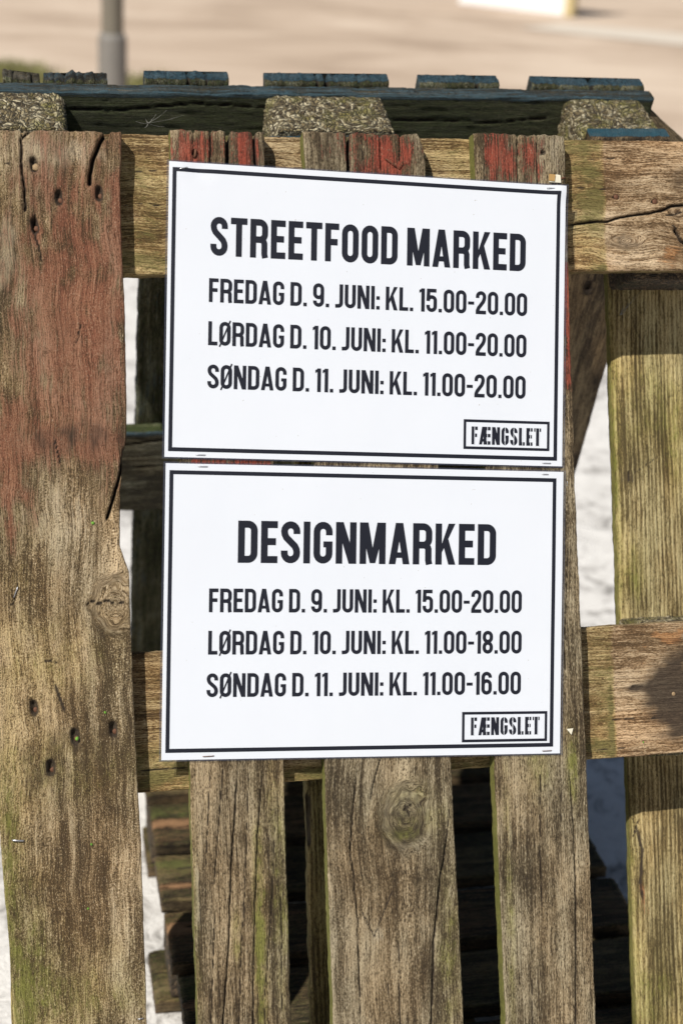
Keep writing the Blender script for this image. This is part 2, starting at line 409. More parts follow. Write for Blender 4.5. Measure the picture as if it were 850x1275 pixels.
t = NT('rusty_steel'); nz = t.noise(None, 600, 3)
M_RUST = t.done(t.ramp(nz, [(0.35, (0.05, 0.022, 0.012)), (0.6, (0.16, 0.065, 0.03)), (0.75, (0.28, 0.17, 0.09))]), 0.75, Metallic=0.25)
t = NT('old_nail_head'); M_NAIL = t.done(t.ramp(t.noise(None, 900, 3), [(0.35, (0.12, 0.07, 0.035)), (0.65, (0.42, 0.30, 0.16))]), 0.7, Metallic=0.15)
t = NT('bright_staple_steel'); M_STAPLE = t.done((0.55, 0.55, 0.57), 0.32, Metallic=0.9)
t = NT('fresh_moss'); M_MOSS = t.done(t.ramp(t.noise(None, 800, 2), [(0.3, (0.05, 0.16, 0.01)), (0.7, (0.20, 0.42, 0.05))]), 0.8)

# ------------------------------------------------------------------ composite pressed-wood blocks
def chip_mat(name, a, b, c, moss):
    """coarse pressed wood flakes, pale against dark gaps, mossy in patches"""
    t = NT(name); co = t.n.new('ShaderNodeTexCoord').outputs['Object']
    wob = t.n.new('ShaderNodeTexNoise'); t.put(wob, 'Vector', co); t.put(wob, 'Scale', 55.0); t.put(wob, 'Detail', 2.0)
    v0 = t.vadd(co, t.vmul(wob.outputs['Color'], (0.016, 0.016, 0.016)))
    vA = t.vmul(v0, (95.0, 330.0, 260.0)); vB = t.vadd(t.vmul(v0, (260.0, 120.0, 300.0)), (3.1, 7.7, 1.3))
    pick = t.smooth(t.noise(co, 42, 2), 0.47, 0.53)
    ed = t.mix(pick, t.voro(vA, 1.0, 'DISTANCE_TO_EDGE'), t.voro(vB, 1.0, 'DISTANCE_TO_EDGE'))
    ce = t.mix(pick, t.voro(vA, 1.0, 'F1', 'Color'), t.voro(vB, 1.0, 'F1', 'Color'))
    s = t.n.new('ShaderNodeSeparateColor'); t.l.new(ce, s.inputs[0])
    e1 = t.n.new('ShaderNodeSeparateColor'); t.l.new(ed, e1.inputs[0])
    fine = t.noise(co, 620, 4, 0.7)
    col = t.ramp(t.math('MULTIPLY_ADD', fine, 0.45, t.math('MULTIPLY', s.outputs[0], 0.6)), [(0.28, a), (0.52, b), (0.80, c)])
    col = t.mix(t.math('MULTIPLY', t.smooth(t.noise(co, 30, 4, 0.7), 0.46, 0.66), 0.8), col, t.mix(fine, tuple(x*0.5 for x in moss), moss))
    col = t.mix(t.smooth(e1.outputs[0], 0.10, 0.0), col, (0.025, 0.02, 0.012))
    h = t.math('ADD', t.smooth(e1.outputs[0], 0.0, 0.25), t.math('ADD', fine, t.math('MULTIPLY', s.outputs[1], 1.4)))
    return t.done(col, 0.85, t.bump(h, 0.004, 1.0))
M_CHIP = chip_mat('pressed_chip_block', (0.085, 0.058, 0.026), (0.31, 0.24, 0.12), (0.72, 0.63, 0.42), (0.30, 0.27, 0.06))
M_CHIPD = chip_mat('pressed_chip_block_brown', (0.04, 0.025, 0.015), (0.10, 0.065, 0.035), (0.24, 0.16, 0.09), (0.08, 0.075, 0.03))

def block(name, mat, parent, x0, x1, n0, n1, z0, z1, seed, rnd=9.0, step=3.2, amp=1.8):
    """rounded, crumbling block between two boards (mm in parent space: x, n deep, z up)"""
    nx, nn, nz_ = max(2, int((x1-x0)/step)), max(2, int((n1-n0)/step)), max(2, int((z1-z0)/step))
    pts = {}; vs_ = []; fs = []
    def vid(i, j, k):
        if (i, j, k) not in pts: pts[(i, j, k)] = len(vs_); vs_.append((i/nx, j/nn, k/nz_))
        return pts[(i, j, k)]
    for i in range(nx):
        for j in range(nn):
            fs.append((vid(i, j, 0), vid(i, j+1, 0), vid(i+1, j+1, 0), vid(i+1, j, 0)))
            fs.append((vid(i, j, nz_), vid(i+1, j, nz_), vid(i+1, j+1, nz_), vid(i, j+1, nz_)))
    for i in range(nx):
        for k in range(nz_):
            fs.append((vid(i, 0, k), vid(i+1, 0, k), vid(i+1, 0, k+1), vid(i, 0, k+1)))
            fs.append((vid(i, nn, k), vid(i, nn, k+1), vid(i+1, nn, k+1), vid(i+1, nn, k)))
    for j in range(nn):
        for k in range(nz_):
            fs.append((vid(0, j, k), vid(0, j, k+1), vid(0, j+1, k+1), vid(0, j+1, k)))
            fs.append((vid(nx, j, k), vid(nx, j+1, k), vid(nx, j+1, k+1), vid(nx, j, k+1)))
    V = np.array(vs_)*[x1-x0, n1-n0, z1-z0]
    C = np.array([x1-x0, n1-n0, z1-z0])/2; q = V-C
    r = rnd*(1+0.5*noise3(V[:, 0]/25, V[:, 1]/25, V[:, 2]/25, seed=seed))[:, None]
    q0 = np.clip(q, -(C-[rnd, 2.0, rnd]), (C-[rnd, 2.0, rnd])); dv = q-q0; ln = np.linalg.norm(dv, axis=1, keepdims=True)
    lim = np.where(ln > 1e-6, np.minimum(ln, rnd), 0)
    q = q0 + dv/np.maximum(ln, 1e-6)*lim*np.where(np.abs(dv[:, 1:2]) > 0.1, 1, 1)
    P_ = q + C
    cell = noise3(P_[:, 0]/6, P_[:, 1]/5, P_[:, 2]/4, seed=seed+3) + 0.6*noise3(P_[:, 0]/2.6, P_[:, 1]/3, P_[:, 2]/2.2, seed=seed+5)
    out = dv/np.maximum(ln, 1e-6); flat = (ln[:, 0] < 1e-6)
    nrm = np.sign(q)*(np.abs(q/C) > 0.93)
    nrm = nrm/np.maximum(np.linalg.norm(nrm, axis=1, keepdims=True), 1e-6)
    P_ = P_ + nrm*(cell*amp)[:, None]*[1, 0.25, 1]
    P_[:, 1] = np.clip(P_[:, 1], 0.3, n1-n0-0.3)
    P_ = (P_ + [x0, n0, z0])/1000
    me = bpy.data.meshes.new(name); me.from_pydata(P_.tolist(), [], fs); me.update()
    return link(name, me, mat, parent)

# ------------------------------------------------------------------ the ground
def sheet(name, x0, x1, y0, y1, z, nx, ny, mat, amp=0.0):
    X, Y = np.meshgrid(np.linspace(x0, x1, nx+1), np.linspace(y0, y1, ny+1), indexing='ij')
    Z = z + amp*fbm(X/0.9, Y/0.9, seed=4)
    n = (nx+1)*(ny+1); idx = np.arange(n).reshape(nx+1, ny+1)
    fs = np.stack([idx[:-1, :-1].ravel(), idx[1:, :-1].ravel(), idx[1:, 1:].ravel(), idx[:-1, 1:].ravel()], 1)
    me = bpy.data.meshes.new(name); me.from_pydata(np.stack([X.ravel(), Y.ravel(), Z.ravel()], 1).tolist(), [], fs.tolist()); me.update()
    o = link(name, me, mat); o['kind'] = 'structure'; return o
t = NT('sandy_paving'); co = t.n.new('ShaderNodeTexCoord').outputs['Object']
n1 = t.noise(co, 0.30, 5, 0.65, 0.6); n2 = t.noise(t.vmul(co, (0.35, 1.5, 1)), 1.3, 5, 0.68); n3 = t.noise(co, 60, 3, 0.7)
f_ = t.math('MULTIPLY_ADD', n2, 0.35, t.math('MULTIPLY', n1, 0.65))
c_ = t.ramp(f_, [(0.38, (0.33, 0.245, 0.175)), (0.49, (0.46, 0.355, 0.265)), (0.60, (0.57, 0.46, 0.355))])
c_ = t.mix(t.math('MULTIPLY', t.smooth(n3, 0.55, 0.75), 0.25), c_, (0.22, 0.17, 0.13))
M_SAND = t.done(c_, 0.95, t.bump(n3, 0.004, 0.6))
sheet('ground', -150, 150, -60, 240, -0.004, 40, 40, M_SAND)
t = NT('pale_concrete'); co = t.n.new('ShaderNodeTexCoord').outputs['Object']
n1 = t.noise(co, 3.0, 5, 0.62, 0.8); n2 = t.noise(co, 17, 6, 0.72, 1.2); n3 = t.noise(co, 160, 3, 0.7); v = t.voro(co, 90, 'F1')
f_ = t.math('MULTIPLY_ADD', n2, 0.6, t.math('MULTIPLY', n1, 0.4))
c_ = t.ramp(f_, [(0.37, (0.20, 0.19, 0.175)), (0.44, (0.45, 0.43, 0.405)), (0.485, (0.63, 0.61, 0.58)), (0.62, (0.72, 0.70, 0.665))])
c_ = t.mix(t.math('MULTIPLY', t.smooth(n3, 0.56, 0.72), 0.5), c_, (0.36, 0.34, 0.31))
M_CONC = t.done(c_, 0.92, t.bump(t.math('MULTIPLY_ADD', n3, 0.3, n2), 0.012, 0.7))
sheet('concrete_apron', -6, 7, -5, 5.2, 0.0, 60, 60, M_CONC, 0.0)

# ------------------------------------------------------------------ front pallet
fp = empty('wooden_pallet', Matrix.Translation(W(0, 0, -FEET)) @ LEAN,
           'weathered brown pallet leaning in front, carrying the two white signs on its slats', 'pallet')
def vv(px, py, d=0): x, v = P(px, py, d); return (v, x)      # point for a board that runs up
def hh(px, py, d=22): x, v = P(px, py, d); return (x, v)     # point for a board that runs across
PX = 0.84                                                    # mm per photo pixel on the slats
def vb(px, py, rx_, ry_, ch, am): a, b = vv(px, py); return (a, b, ry_*PX, rx_*PX, ch, am)
def hb(px, py, rx_, ry_, ch, am): a, b = hh(px, py); return (a, b, rx_*PX, ry_*PX, ch, am)
R_, G_, S_, B_ = 0, 1, 2, 3

# the wide slat on the left
wide_right = [(-838, -250)] + [(P(px, py)[1], P(px, py)[0]) for px, py in ((183, 1270), (176, 1050), (172, 985), (166, 850), (163, 780), (162, 735), (161, 712), (156, 698), (150, 680), (150, 610), (153, 570), (158, 545), (158, 500), (156, 400), (153, 330), (151, 280), (150, 225), (152, 200), (152, 168))] + [(365, -252)]
nails_wide = [(44, 205), (75, 246), (125, 241), (45, 281), (44, 882), (95, 918), (143, 909), (65, 957)]
cr = [([vv(*p) for p in ((42, 158), (27.0, 172), (27, 205), (31, 240), (32, 262))], 1.3, 7, 1),
      ([vv(*p) for p in ((44, 262), (43, 290), (50, 312), (54, 330))], 1.0, 5),
      ([vv(*p) for p in ((134, 160), (126, 176), (117, 197), (113, 215), (112, 228))], 1.7, 14, 1),
      ([vv(*p) for p in ((155, 560), (150, 590), (142, 620), (134, 645))], 1.3, 12, 1),
      ([vv(*p) for p in ((105, 755), (115, 748), (124, 752), (133, 747), (146, 753))], 1.0, 4),
      ([vv(*p) for p in ((146, 753), (150, 750), (163, 752))], 0.8, 3),
      ([vv(*p) for p in ((102, 400), (97, 420))], 0.8, 3),
      ([vv(*p) for p in ((67, 545), (73, 565), (76, 580))], 0.7, 2.5),
      ([vv(*p) for p in ((21, 710), (22, 735), (17, 752), (6, 752))], 0.9, 3),
      ([vv(*p) for p in ((68, 850), (74, 866), (81, 888))], 1.3, 2),
      ([vv(*p) for p in ((0, 202), (14, 203))], 0.8, 2.5),
      ([vv(*p) for p in ((50, 826), (60, 822), (73, 826))], 0.8, 2)]
for (px, py) in nails_wide: cr.append(([vv(px-2, py-6), vv(px-1, py+4)], 3.5, 7.5, 1))
blb = [vb(75, 340, 130, 240, R_, 0.34), vb(100, 470, 80, 80, R_, 0.26), vb(85, 300, 110, 190, R_, 0.52), vb(10, 610, 30, 90, R_, 0.75), vb(130, 430, 50, 120, R_, 0.42), vb(60, 540, 70, 55, R_, 0.40),
       vb(150, 250, 12, 90, R_, 0.55), vb(140, 600, 22, 60, R_, 0.42), vb(100, 560, 60, 26, R_, 0.30), vb(0, 545, 14, 20, R_, 0.9),
       vb(60, 400, 70, 50, R_, 0.25), vb(35, 640, 40, 30, R_, 0.2),
       vb(95, 542, 90, 24, S_, 0.52), vb(60, 420, 60, 22, S_, 0.15), vb(75, 940, 70, 40, S_, 0.40), vb(40, 1000, 30, 40, S_, 0.30), vb(110, 1200, 40, 60, S_, 0.2), vb(50, 1110, 20, 30, S_, 0.25), vb(130, 722, 34, 9, S_, 0.25), vb(90, 590, 60, 12, S_, 0.12),
       vb(75, 640, 60, 50, B_, 0.50), vb(50, 230, 40, 70, B_, 0.28), vb(80, 190, 80, 25, B_, 0.55), vb(10, 320, 25, 70, B_, 0.55), vb(75, 500, 60, 22, B_, 0.45), vb(120, 790, 40, 40, B_, 0.22), vb(30, 800, 60, 90, B_, 0.15),
       vb(25, 1250, 40, 130, G_, 0.50), vb(10, 1050, 14, 110, G_, 0.42), vb(80, 960, 80, 40, G_, 0.26), vb(100, 1240, 90, 60, G_, 0.25), vb(80, 820, 70, 50, G_, 0.18), vb(15, 600, 40, 500, G_, 0.10)]
for (px, py) in nails_wide: blb += [vb(px, py+5, 6, 11, S_, 0.38), vb(px, py+14, 4, 12, R_, 0.3)]
slat_wide = board('slat', M_WIDE, fp, local_v, -838, 357, [(-838, -378), (-520, -379), (-420, -384), (-330, -389), (365, -390)], wide_right, 0, 22, res=(2.2, 1.5), seed=1,
      rough=0.62, cracks=cr, blobs=blb, base=(0.05, 0.12, 0, 0.05), side=((0.1, 0.9, 0, 0), (0.1, 0.2, 0.3, 0)), wave=2.4, wig=0.5, ends=1.2, notches=((P(134, 165)[0], 1.9, 9), (P(28, 165)[0], 1.2, 5)),
      knots=[(*vv(144, 752), 24, 20, 3.6, 0.15)])
slat_wide['label'] = 'broad slat with faded red paint and a wavy right edge'
for (px, py) in nails_wide:
    x, v = P(px+0.5, py+1.5)
    big = py < 215
    lathe('nail', [(2.2, 0.8), (3.2, 0.2), (3.3, -0.5), (2.3, -1.1), (0.1, -1.3)], M_NAIL if big else M_RUST, slat_wide, ((x+0.6)/1000, 0.0035 if big else 0.0058, (v+FEET-0.8)/1000), scale=0.00115 if big else 0.00085, jitter=0.14)
def moss_speck(px, py, r, parent, d=0.0):
    x, v = P(px, py, d)
    lathe('moss_speck', [(r*0.7, 0.3), (r, -0.4), (r*0.8, -1.1), (r*0.2, -1.6)], M_MOSS, parent, (x/1000, d/1000, (v+FEET)/1000), scale=0.001, seg=9, jitter=0.3)
for q in ((116, 651, 1.6), (96, 920, 2.0), (114, 1051, 1.1), (110, 1131, 1.1), (131, 887, 1.3)): moss_speck(*q, slat_wide)
def stub(px, py, ang, ln, parent, mat, d=0.0, r=0.55, lift=1.2):
    """a leftover staple: crown proud of the wood, legs sunk in it"""
    x, v = P(px, py, d); c, s = math.cos(ang), math.sin(ang); h = ln/2
    pts = [(x-c*h, d+3, v-s*h), (x-c*h, d-lift*0.6, v-s*h), (x-c*h*0.85, d-lift, v-s*h*0.85), (x+c*h*0.85, d-lift, v+s*h*0.85), (x+c*h, d-lift*0.6, v+s*h), (x+c*h, d+3, v+s*h)]
    return wire('staple', [((a)/1000, b/1000, (cc+FEET)/1000) for a, b, cc in pts], r/1000, mat, parent)
stub(23, 1046, -0.1, 11, slat_wide, M_STAPLE, r=0.8, lift=2.5)
stub(20, 737, 1.2, 11, slat_wide, M_STAPLE, r=0.4); stub(175, 1268, 0.1, 5, slat_wide, M_STAPLE)
stub(96, 421, 1.1, 9, slat_wide, M_RUST, r=0.4)

# three narrower slats
side_g = ((0.0, 1.15, 0, 0.1), (0.0, 0.35, 0.35, 0))
top_g = (0.15, 0.35, 0.2, 0.1)
# second
cr = [([vv(*p) for p in ((284, 158), (284, 190), (285, 260))], 1.8, 16, 1), ([vv(*p) for p in ((240, 158), (241, 200))], 0.8, 6, 1), ([vv(*p) for p in ((262, 158), (262, 210))], 0.9, 7, 1),
      ([vv(*p) for p in ((316, 158), (318, 200), (322, 230))], 1.6, 8, 1), ([vv(*p) for p in ((243, 188), (243, 194))], 2.6, 5),
      ([vv(*p) for p in ((297, 940), (293, 1010), (288, 1080), (285, 1180), (278, 1275), (276, 1330))], 1.0, 6),
      ([vv(*p) for p in ((328, 945), (321, 1040), (318, 1120), (316, 1200), (315, 1330))], 0.9, 5),
      ([vv(*p) for p in ((279, 945), (270, 1060), (266, 1110))], 0.7, 3.5), ([vv(*p) for p in ((262, 960), (256, 1090))], 0.6, 3),
      ([vv(*p) for p in ((310, 945), (306, 1090), (300, 1200), (296, 1330))], 0.65, 3), ([vv(*p) for p in ((268, 1130), (262, 1300))], 0.6, 3),
      ([vv(*p) for p in ((343, 1010), (339, 1120), (330, 1240), (330, 1330))], 0.7, 3), ([vv(*p) for p in ((350, 1100), (352, 1300))], 0.6, 3)]
for (px, py) in ((270, 1000), (305, 880)): pass
blb = [vb(305, 190, 20, 40, R_, 0.95), vb(235, 190, 24, 40, R_, 0.70), vb(262, 185, 20, 40, R_, 0.35), vb(225, 180, 12, 30, B_, 0.4), vb(290, 575, 80, 40, R_, 0.8),
       vb(324, 1180, 7, 130, G_, 0.85), vb(295, 1165, 5, 25, G_, 0.7), vb(350, 1100, 18, 150, G_, 0.35), vb(240, 1200, 10, 160, G_, 0.30),
       vb(246, 1110, 4, 60, B_, 0.6), vb(250, 980, 10, 60, B_, 0.3), vb(290, 1000, 40, 60, S_, 0.10)]
sl2 = board('slat', M_SLAT, fp, local_v, -838, 361, [(-838, -198), (361, -202)], [(-838, -101), (-540, -103.5), (361, -106)], 0, 22, res=(2.0, 1.2), seed=2, rough=0.62,
      cracks=cr, blobs=blb, base=(0, 0.10, 0.02, 0.05), side=side_g+(top_g,), wave=1.2, wig=0.9, ends=1.5, notches=((P(284, 165)[0], 1.7, 12), (P(241, 165)[0], 1.0, 4), (P(262, 165)[0], 1.0, 4), (P(316, 165)[0], 1.5, 6)))
sl2['label'] = 'narrow slat with straight cracks and a mossy green streak low down'
# third, with the big knot
kx = vv(505, 1017)
cr = [([vv(*p) for p in ((434, 158), (434, 190), (436, 260))], 1.6, 14, 1), ([vv(*p) for p in ((473, 160), (474, 210))], 0.8, 6, 1), ([vv(*p) for p in ((498, 160), (497, 200))], 0.6, 5, 1),
      ([vv(*p) for p in ((450, 165), (453, 215))], 0.6, 4, 1),
      ([vv(*p) for p in ((447, 940), (443, 970), (439, 1010), (436, 1060), (440, 1090), (445, 1140), (447, 1200), (450, 1340))], 0.85, 5),
      ([vv(*p) for p in ((475, 940), (465, 975), (460, 1000))], 0.9, 4),
      ([vv(*p) for p in ((557, 1040), (549, 1090), (540, 1170), (538, 1250), (535, 1340))], 1.15, 6), ([vv(*p) for p in ((553, 1070), (560, 1000))], 0.7, 3),
      ([vv(*p) for p in ((496, 1140), (497, 1220), (500, 1340))], 0.6, 3), ([vv(*p) for p in ((483, 1190), (484, 1340))], 0.5, 2),
      ([vv(*p) for p in ((500, 1010), (514, 1000))], 0.9, 3), ([vv(*p) for p in ((503, 1002), (510, 1016))], 0.9, 3), ([vv(*p) for p in ((447, 1125), (455, 1145), (466, 1166), (476, 1140), (494, 1096))], 0.7, 1.2)]
blb = [vb(465, 190, 60, 50, R_, 0.72), vb(500, 195, 25, 25, R_, 0.35), vb(455, 180, 8, 30, B_, 0.4), vb(395, 180, 12, 30, R_, 0.15), vb(400, 180, 20, 30, B_, 0.4),
       vb(505, 1050, 30, 60, S_, 0.12), vb(548, 1180, 10, 90, S_, 0.20), vb(500, 1039, 16, 7, G_, 0.7), vb(515, 1010, 40, 30, G_, 0.35), vb(560, 1200, 16, 120, G_, 0.35), vb(470, 1165, 9, 18, B_, 0.6), vb(425, 1200, 10, 150, B_, 0.3)]
sl3 = board('slat', M_SLAT, fp, local_v, -838, 362, [(-838, -57), (-556, -60), (361, -64.6)], [(-838, 86), (-570, 79.5), (-330, 74), (-100, 70), (300, 65), (340, 64), (352, 61), (362, 57)], 0, 22, res=(2.0, 1.25), seed=3,
      rough=0.62, cracks=cr, blobs=blb, base=(0, 0.10, 0.02, 0.03), side=side_g+(top_g,), knots=[(*kx, 29, 22, 4.0, 0.8)], wave=1.6, wig=1.0, ends=1.5, notches=((P(434, 165)[0], 1.6, 11), (P(473, 165)[0], 1.0, 4), (P(498, 165)[0], 1.0, 3)))
sl3['label'] = 'slat with the big round knot below the lower sign'
# fourth
cr = [([vv(*p) for p in ((644, 165), (644, 260))], 0.8, 7, 1), ([vv(*p) for p in ((668, 165), (669, 230))], 0.6, 5, 1), ([vv(*p) for p in ((676, 186), (676, 192))], 2.8, 5),
      ([vv(*p) for p in ((706, 940), (712, 1000), (716, 1080), (717, 1180), (716, 1340))], 1.0, 6), ([vv(*p) for p in ((673, 940), (672, 1060), (676, 1150))], 0.55, 3),
      ([vv(*p) for p in ((698, 955), (699, 1040))], 0.5, 2.5), ([vv(*p) for p in ((662, 1180), (663, 1340))], 0.5, 2.5), ([vv(*p) for p in ((708, 640), (703, 800), (704, 900))], 0.6, 3),
      ([vv(*p) for p in ((650, 1092), (658, 1094))], 1.0, 2)]
blb = [vb(615, 190, 22, 45, R_, 0.70), vb(650, 195, 40, 40, R_, 0.62), vb(636, 185, 8, 30, B_, 0.4), vb(690, 190, 12, 35, B_, 0.5), vb(707, 400, 9, 90, R_, 1.3), vb(703, 300, 10, 60, B_, 0.4),
       vb(712, 950, 7, 40, G_, 0.8), vb(635, 1150, 6, 160, G_, 0.35), vb(638, 1130, 5, 170, B_, 0.5), vb(655, 1010, 14, 50, B_, 0.35), vb(728, 1090, 8, 70, S_, 0.25), vb(700, 1080, 20, 80, B_, 0.2), vb(668, 940, 20, 50, G_, 0.3)]
sl4 = board('slat', M_SLAT, fp, local_v, -838, 365, [(-838, 121), (-574, 125), (-290, 121), (363, 118)], [(-838, 228), (-583, 224.5), (-250, 222), (0, 219), (363, 217.7)], 0, 22, res=(2.0, 1.2), seed=4, rough=0.66,
      cracks=cr, blobs=blb, base=(0, 0.12, 0.02, 0.10), side=side_g+(top_g,), wave=1.4, wig=1.0, ends=1.5, notches=((P(644, 165)[0], 1.1, 5), (P(668, 165)[0], 1.0, 3)))
sl4['label'] = 'narrow slat at the right edge of the signs with flaking red paint'
stub(486, 203, -0.6, 13, sl3, M_RUST, r=0.6, lift=2.5); stub(498, 206, 1.0, 8, sl3, M_RUST, r=0.5, lift=2)
stub(243, 191, 1.4, 7, sl2, M_RUST, r=1.2); stub(705, 602, 1.5, 5, sl4, M_STAPLE, r=0.35); stub(700, 222, 0.2, 5, sl4, M_RUST, r=0.8)
# a nail on each slat where it crosses the middle and bottom stringers, below the paper
for par, xs in ((sl2, (-175, -128)), (sl3, (-30, 48)), (sl4, (150, 200))):
    for x in xs:
        for v in (-690, -800):
            lathe('nail', [(3.4, 0.6), (3.6, 0.0), (2.6, -0.6), (0.1, -0.7)], M_RUST, par, (x/1000, 0.0004, (v+FEET+random.uniform(-8, 8))/1000), scale=0.001)

# stringer boards: top, middle, bottom
def slot_mask(A, B, S, H, M): return H, M
def imprint(xb, soft=5.0):
    """to the right of xb the wood was covered by the lost slat: no moss, cleaner; to the left it is mossy"""
    def f(A, B, S, H, M):
        k = sstep(xb-soft, xb+soft*0.4, A + 3*noise3(B/14, 0.3, seed=8))
        M[..., 1] = M[..., 1]*(1-k) + 0.0*k
        M[..., 0] = M[..., 0]*k
        return H + 0.5*(k), M
    return f
cr = [([hh(*p) for p in ((700, 281), (730, 277), (757, 275), (770, 271), (785, 268), (810, 265), (824, 262), (836, 256), (870, 254))], 1.3, 7),
      ([hh(*p) for p in ((731, 198), (755, 197), (783, 198))], 0.8, 3), ([hh(*p) for p in ((822, 266), (835, 268), (850, 264))], 0.7, 2),
      ([hh(*p) for p in ((841, 287), (849, 300), (856, 304))], 1.9, 9, 1), ([hh(*p) for p in ((835, 278), (843, 285))], 0.6, 2),
      ([hh(*p) for p in ((150, 255), (175, 254), (205, 257))], 0.6, 2.5), ([hh(*p) for p in ((165, 214), (200, 212))], 0.5, 2), ([hh(*p) for p in ((700, 232), (760, 236))], 0.4, 1.5)]
for (px, py) in ((767, 245), (815, 251)): cr.append(([hh(px-2, py), hh(px+2, py)], 2.2, 3.5, 1))
blb = [hb(730, 230, 40, 80, G_, 0.55), hb(745, 262, 20, 40, G_, 0.35), hb(700, 180, 60, 10, G_, 0.35), hb(175, 260, 40, 80, G_, 0.35), hb(175, 330, 40, 16, G_, 0.5), hb(560, 190, 40, 30, G_, 0.3), hb(750, 333, 14, 6, G_, 1.0),
       hb(835, 320, 30, 22, R_, 0.55), hb(860, 260, 22, 60, R_, 0.35), hb(816, 250, 8, 8, R_, 0.6), hb(770, 322, 30, 16, B_, 0.55), hb(790, 300, 30, 40, B_, 0.35), hb(800, 215, 50, 14, B_, 0.35), hb(846, 222, 14, 20, S_, 0.45),
       hb(730, 240, 30, 60, B_, 0.2)]
st1 = board('stringer', M_STR, fp, local_h, -381, 411, [(-385, 215), (411, 226)], [(-385, 359), (411, 368)], 22, 22, res=(2.0, 1.4), seed=5, rough=0.6,
      cracks=cr, blobs=blb, base=(0, 0.22, 0.05, 0.0), extra=imprint(272), knots=[(*hh(779, 300), 17, 7, 3, 0.9), (*hh(843, 263), 8, 6, 3, 0.8)], wave=1.0, side=((0, 0.6, 0.3, 0), (0.0, 0.7, 0.1, 0.3)), ends=1.0)
st1['label'] = 'top stringer board with a long wandering crack at its right end'
cr = [([hh(*p) for p in ((742, 934), (760, 932), (790, 930))], 0.5, 2), ([hh(*p) for p in ((735, 897), (850, 893))], 0.4, 1.2), ([hh(*p) for p in ((786, 855), (800, 856))], 1.2, 2),
      ([hh(*p) for p in ((172, 842), (236, 838))], 0.5, 2), ([hh(*p) for p in ((172, 960), (236, 955))], 0.7, 3)]
blb = [hb(750, 860, 26, 90, G_, 0.35), hb(762, 890, 6, 60, G_, 0.7), hb(748, 930, 24, 10, G_, 1.1), hb(200, 960, 50, 30, G_, 0.75), hb(390, 965, 60, 10, G_, 0.8), hb(600, 955, 60, 12, G_, 0.6), hb(200, 860, 30, 60, G_, 0.1),
       hb(862, 855, 50, 46, S_, 1.25), hb(822, 862, 26, 26, S_, 0.55), hb(838, 885, 30, 24, S_, 0.55), hb(792, 857, 16, 5, S_, 0.7), hb(870, 912, 60, 12, S_, 0.5),
       hb(840, 790, 50, 16, R_, 0.75), hb(800, 815, 26, 20, R_, 0.45), hb(782, 830, 12, 40, B_, 0.35), hb(800, 920, 60, 12, B_, 0.25), hb(790, 900, 30, 20, R_, 0.15)]
st2 = board('stringer', M_STR, fp, local_h, -381, 411, [(-385, -312), (411, -304)], [(-385, -170), (411, -161)], 22, 22, res=(2.0, 1.4), seed=6, rough=0.5,
      cracks=cr, blobs=blb, base=(0, 0.22, 0.05, 0.0), extra=imprint(266), wave=1.0, side=((0, 0.9, 0.1, 0), (0.0, 0.3, 0.1, 0.6)), ends=1.0)
st2['label'] = 'middle stringer board with a dark stain at its right end'
st3 = board('stringer', M_STR, fp, local_h, -381, 411, -838, -695, 22, 22, res=(8, 6), seed=7, base=(0, 0.4, 0.1, 0), ends=0.6)
for (px, py) in ((767, 245), (815, 251)):
    x, v = P(px, py, 22)
    lathe('nail', [(2.0, 0.8), (2.9, 0.0), (2.2, -0.7), (0.1, -0.9)], M_RUST, st1, (x/1000, 0.0235, (v+FEET)/1000), scale=0.001, jitter=0.1)
x, v = P(838, 864, 22)
lathe('nail', [(2.0, 0.8), (2.2, 0.0), (1.6, -0.5), (0.1, -0.6)], M_NAIL, st2, (x/1000, 0.0222, (v+FEET)/1000), scale=0.001, jitter=0.1)
moss_speck(800, 924, 0.9, st2, 22)
# blocks and runners at the back
sd = 40
for zi, (z0, z1) in enumerate(((0, 145), (527, 676), (1056, 1197))):
    for (x0, x1) in ((-384, -285), (-58, 88), (312, 410)):
        sd += 1
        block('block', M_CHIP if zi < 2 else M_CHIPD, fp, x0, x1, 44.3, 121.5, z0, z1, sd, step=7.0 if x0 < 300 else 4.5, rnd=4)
def rx4(px, py): x, v = P(px, py, 122); return (v, x)
cr = [([rx4(*p) for p in ((803, 575), (812, 574))], 1.0, 3), ([rx4(*p) for p in ((776, 588), (776, 600))], 0.9, 3), ([rx4(*p) for p in ((782, 586), (782, 601))], 0.9, 3), ([rx4(*p) for p in ((788, 588), (788, 600))], 0.9, 3),
      ([rx4(*p) for p in ((792, 1025), (800, 1060), (798, 1100), (802, 1130))], 1.3, 3.5), ([rx4(*p) for p in ((796, 1020), (790, 1045))], 0.8, 3),
      ([rx4(*p) for p in ((770, 590), (790, 588), (820, 568))], 0.6, 2)]
def rb(px, py, rx_, ry_, ch, am): a, b = rx4(px, py); return (a, b, ry_*0.9, rx_*0.9, ch, am)
blb = [rb(765, 600, 7, 220, G_, 0.75), rb(784, 1150, 10, 200, G_, 0.5), rb(790, 710, 12, 40, G_, 0.5), rb(800, 500, 60, 60, G_, 0.22), rb(800, 1250, 60, 60, G_, 0.28), rb(800, 1110, 4, 16, R_, 0.9), rb(820, 1130, 40, 10, R_, 0.3),
       rb(838, 550, 14, 60, G_, 0.3), rb(810, 1050, 30, 60, B_, 0.3), rb(820, 660, 30, 60, B_, 0.2), rb(780, 595, 10, 9, S_, 0.5), rb(788, 735, 5, 20, S_, 0.4)]
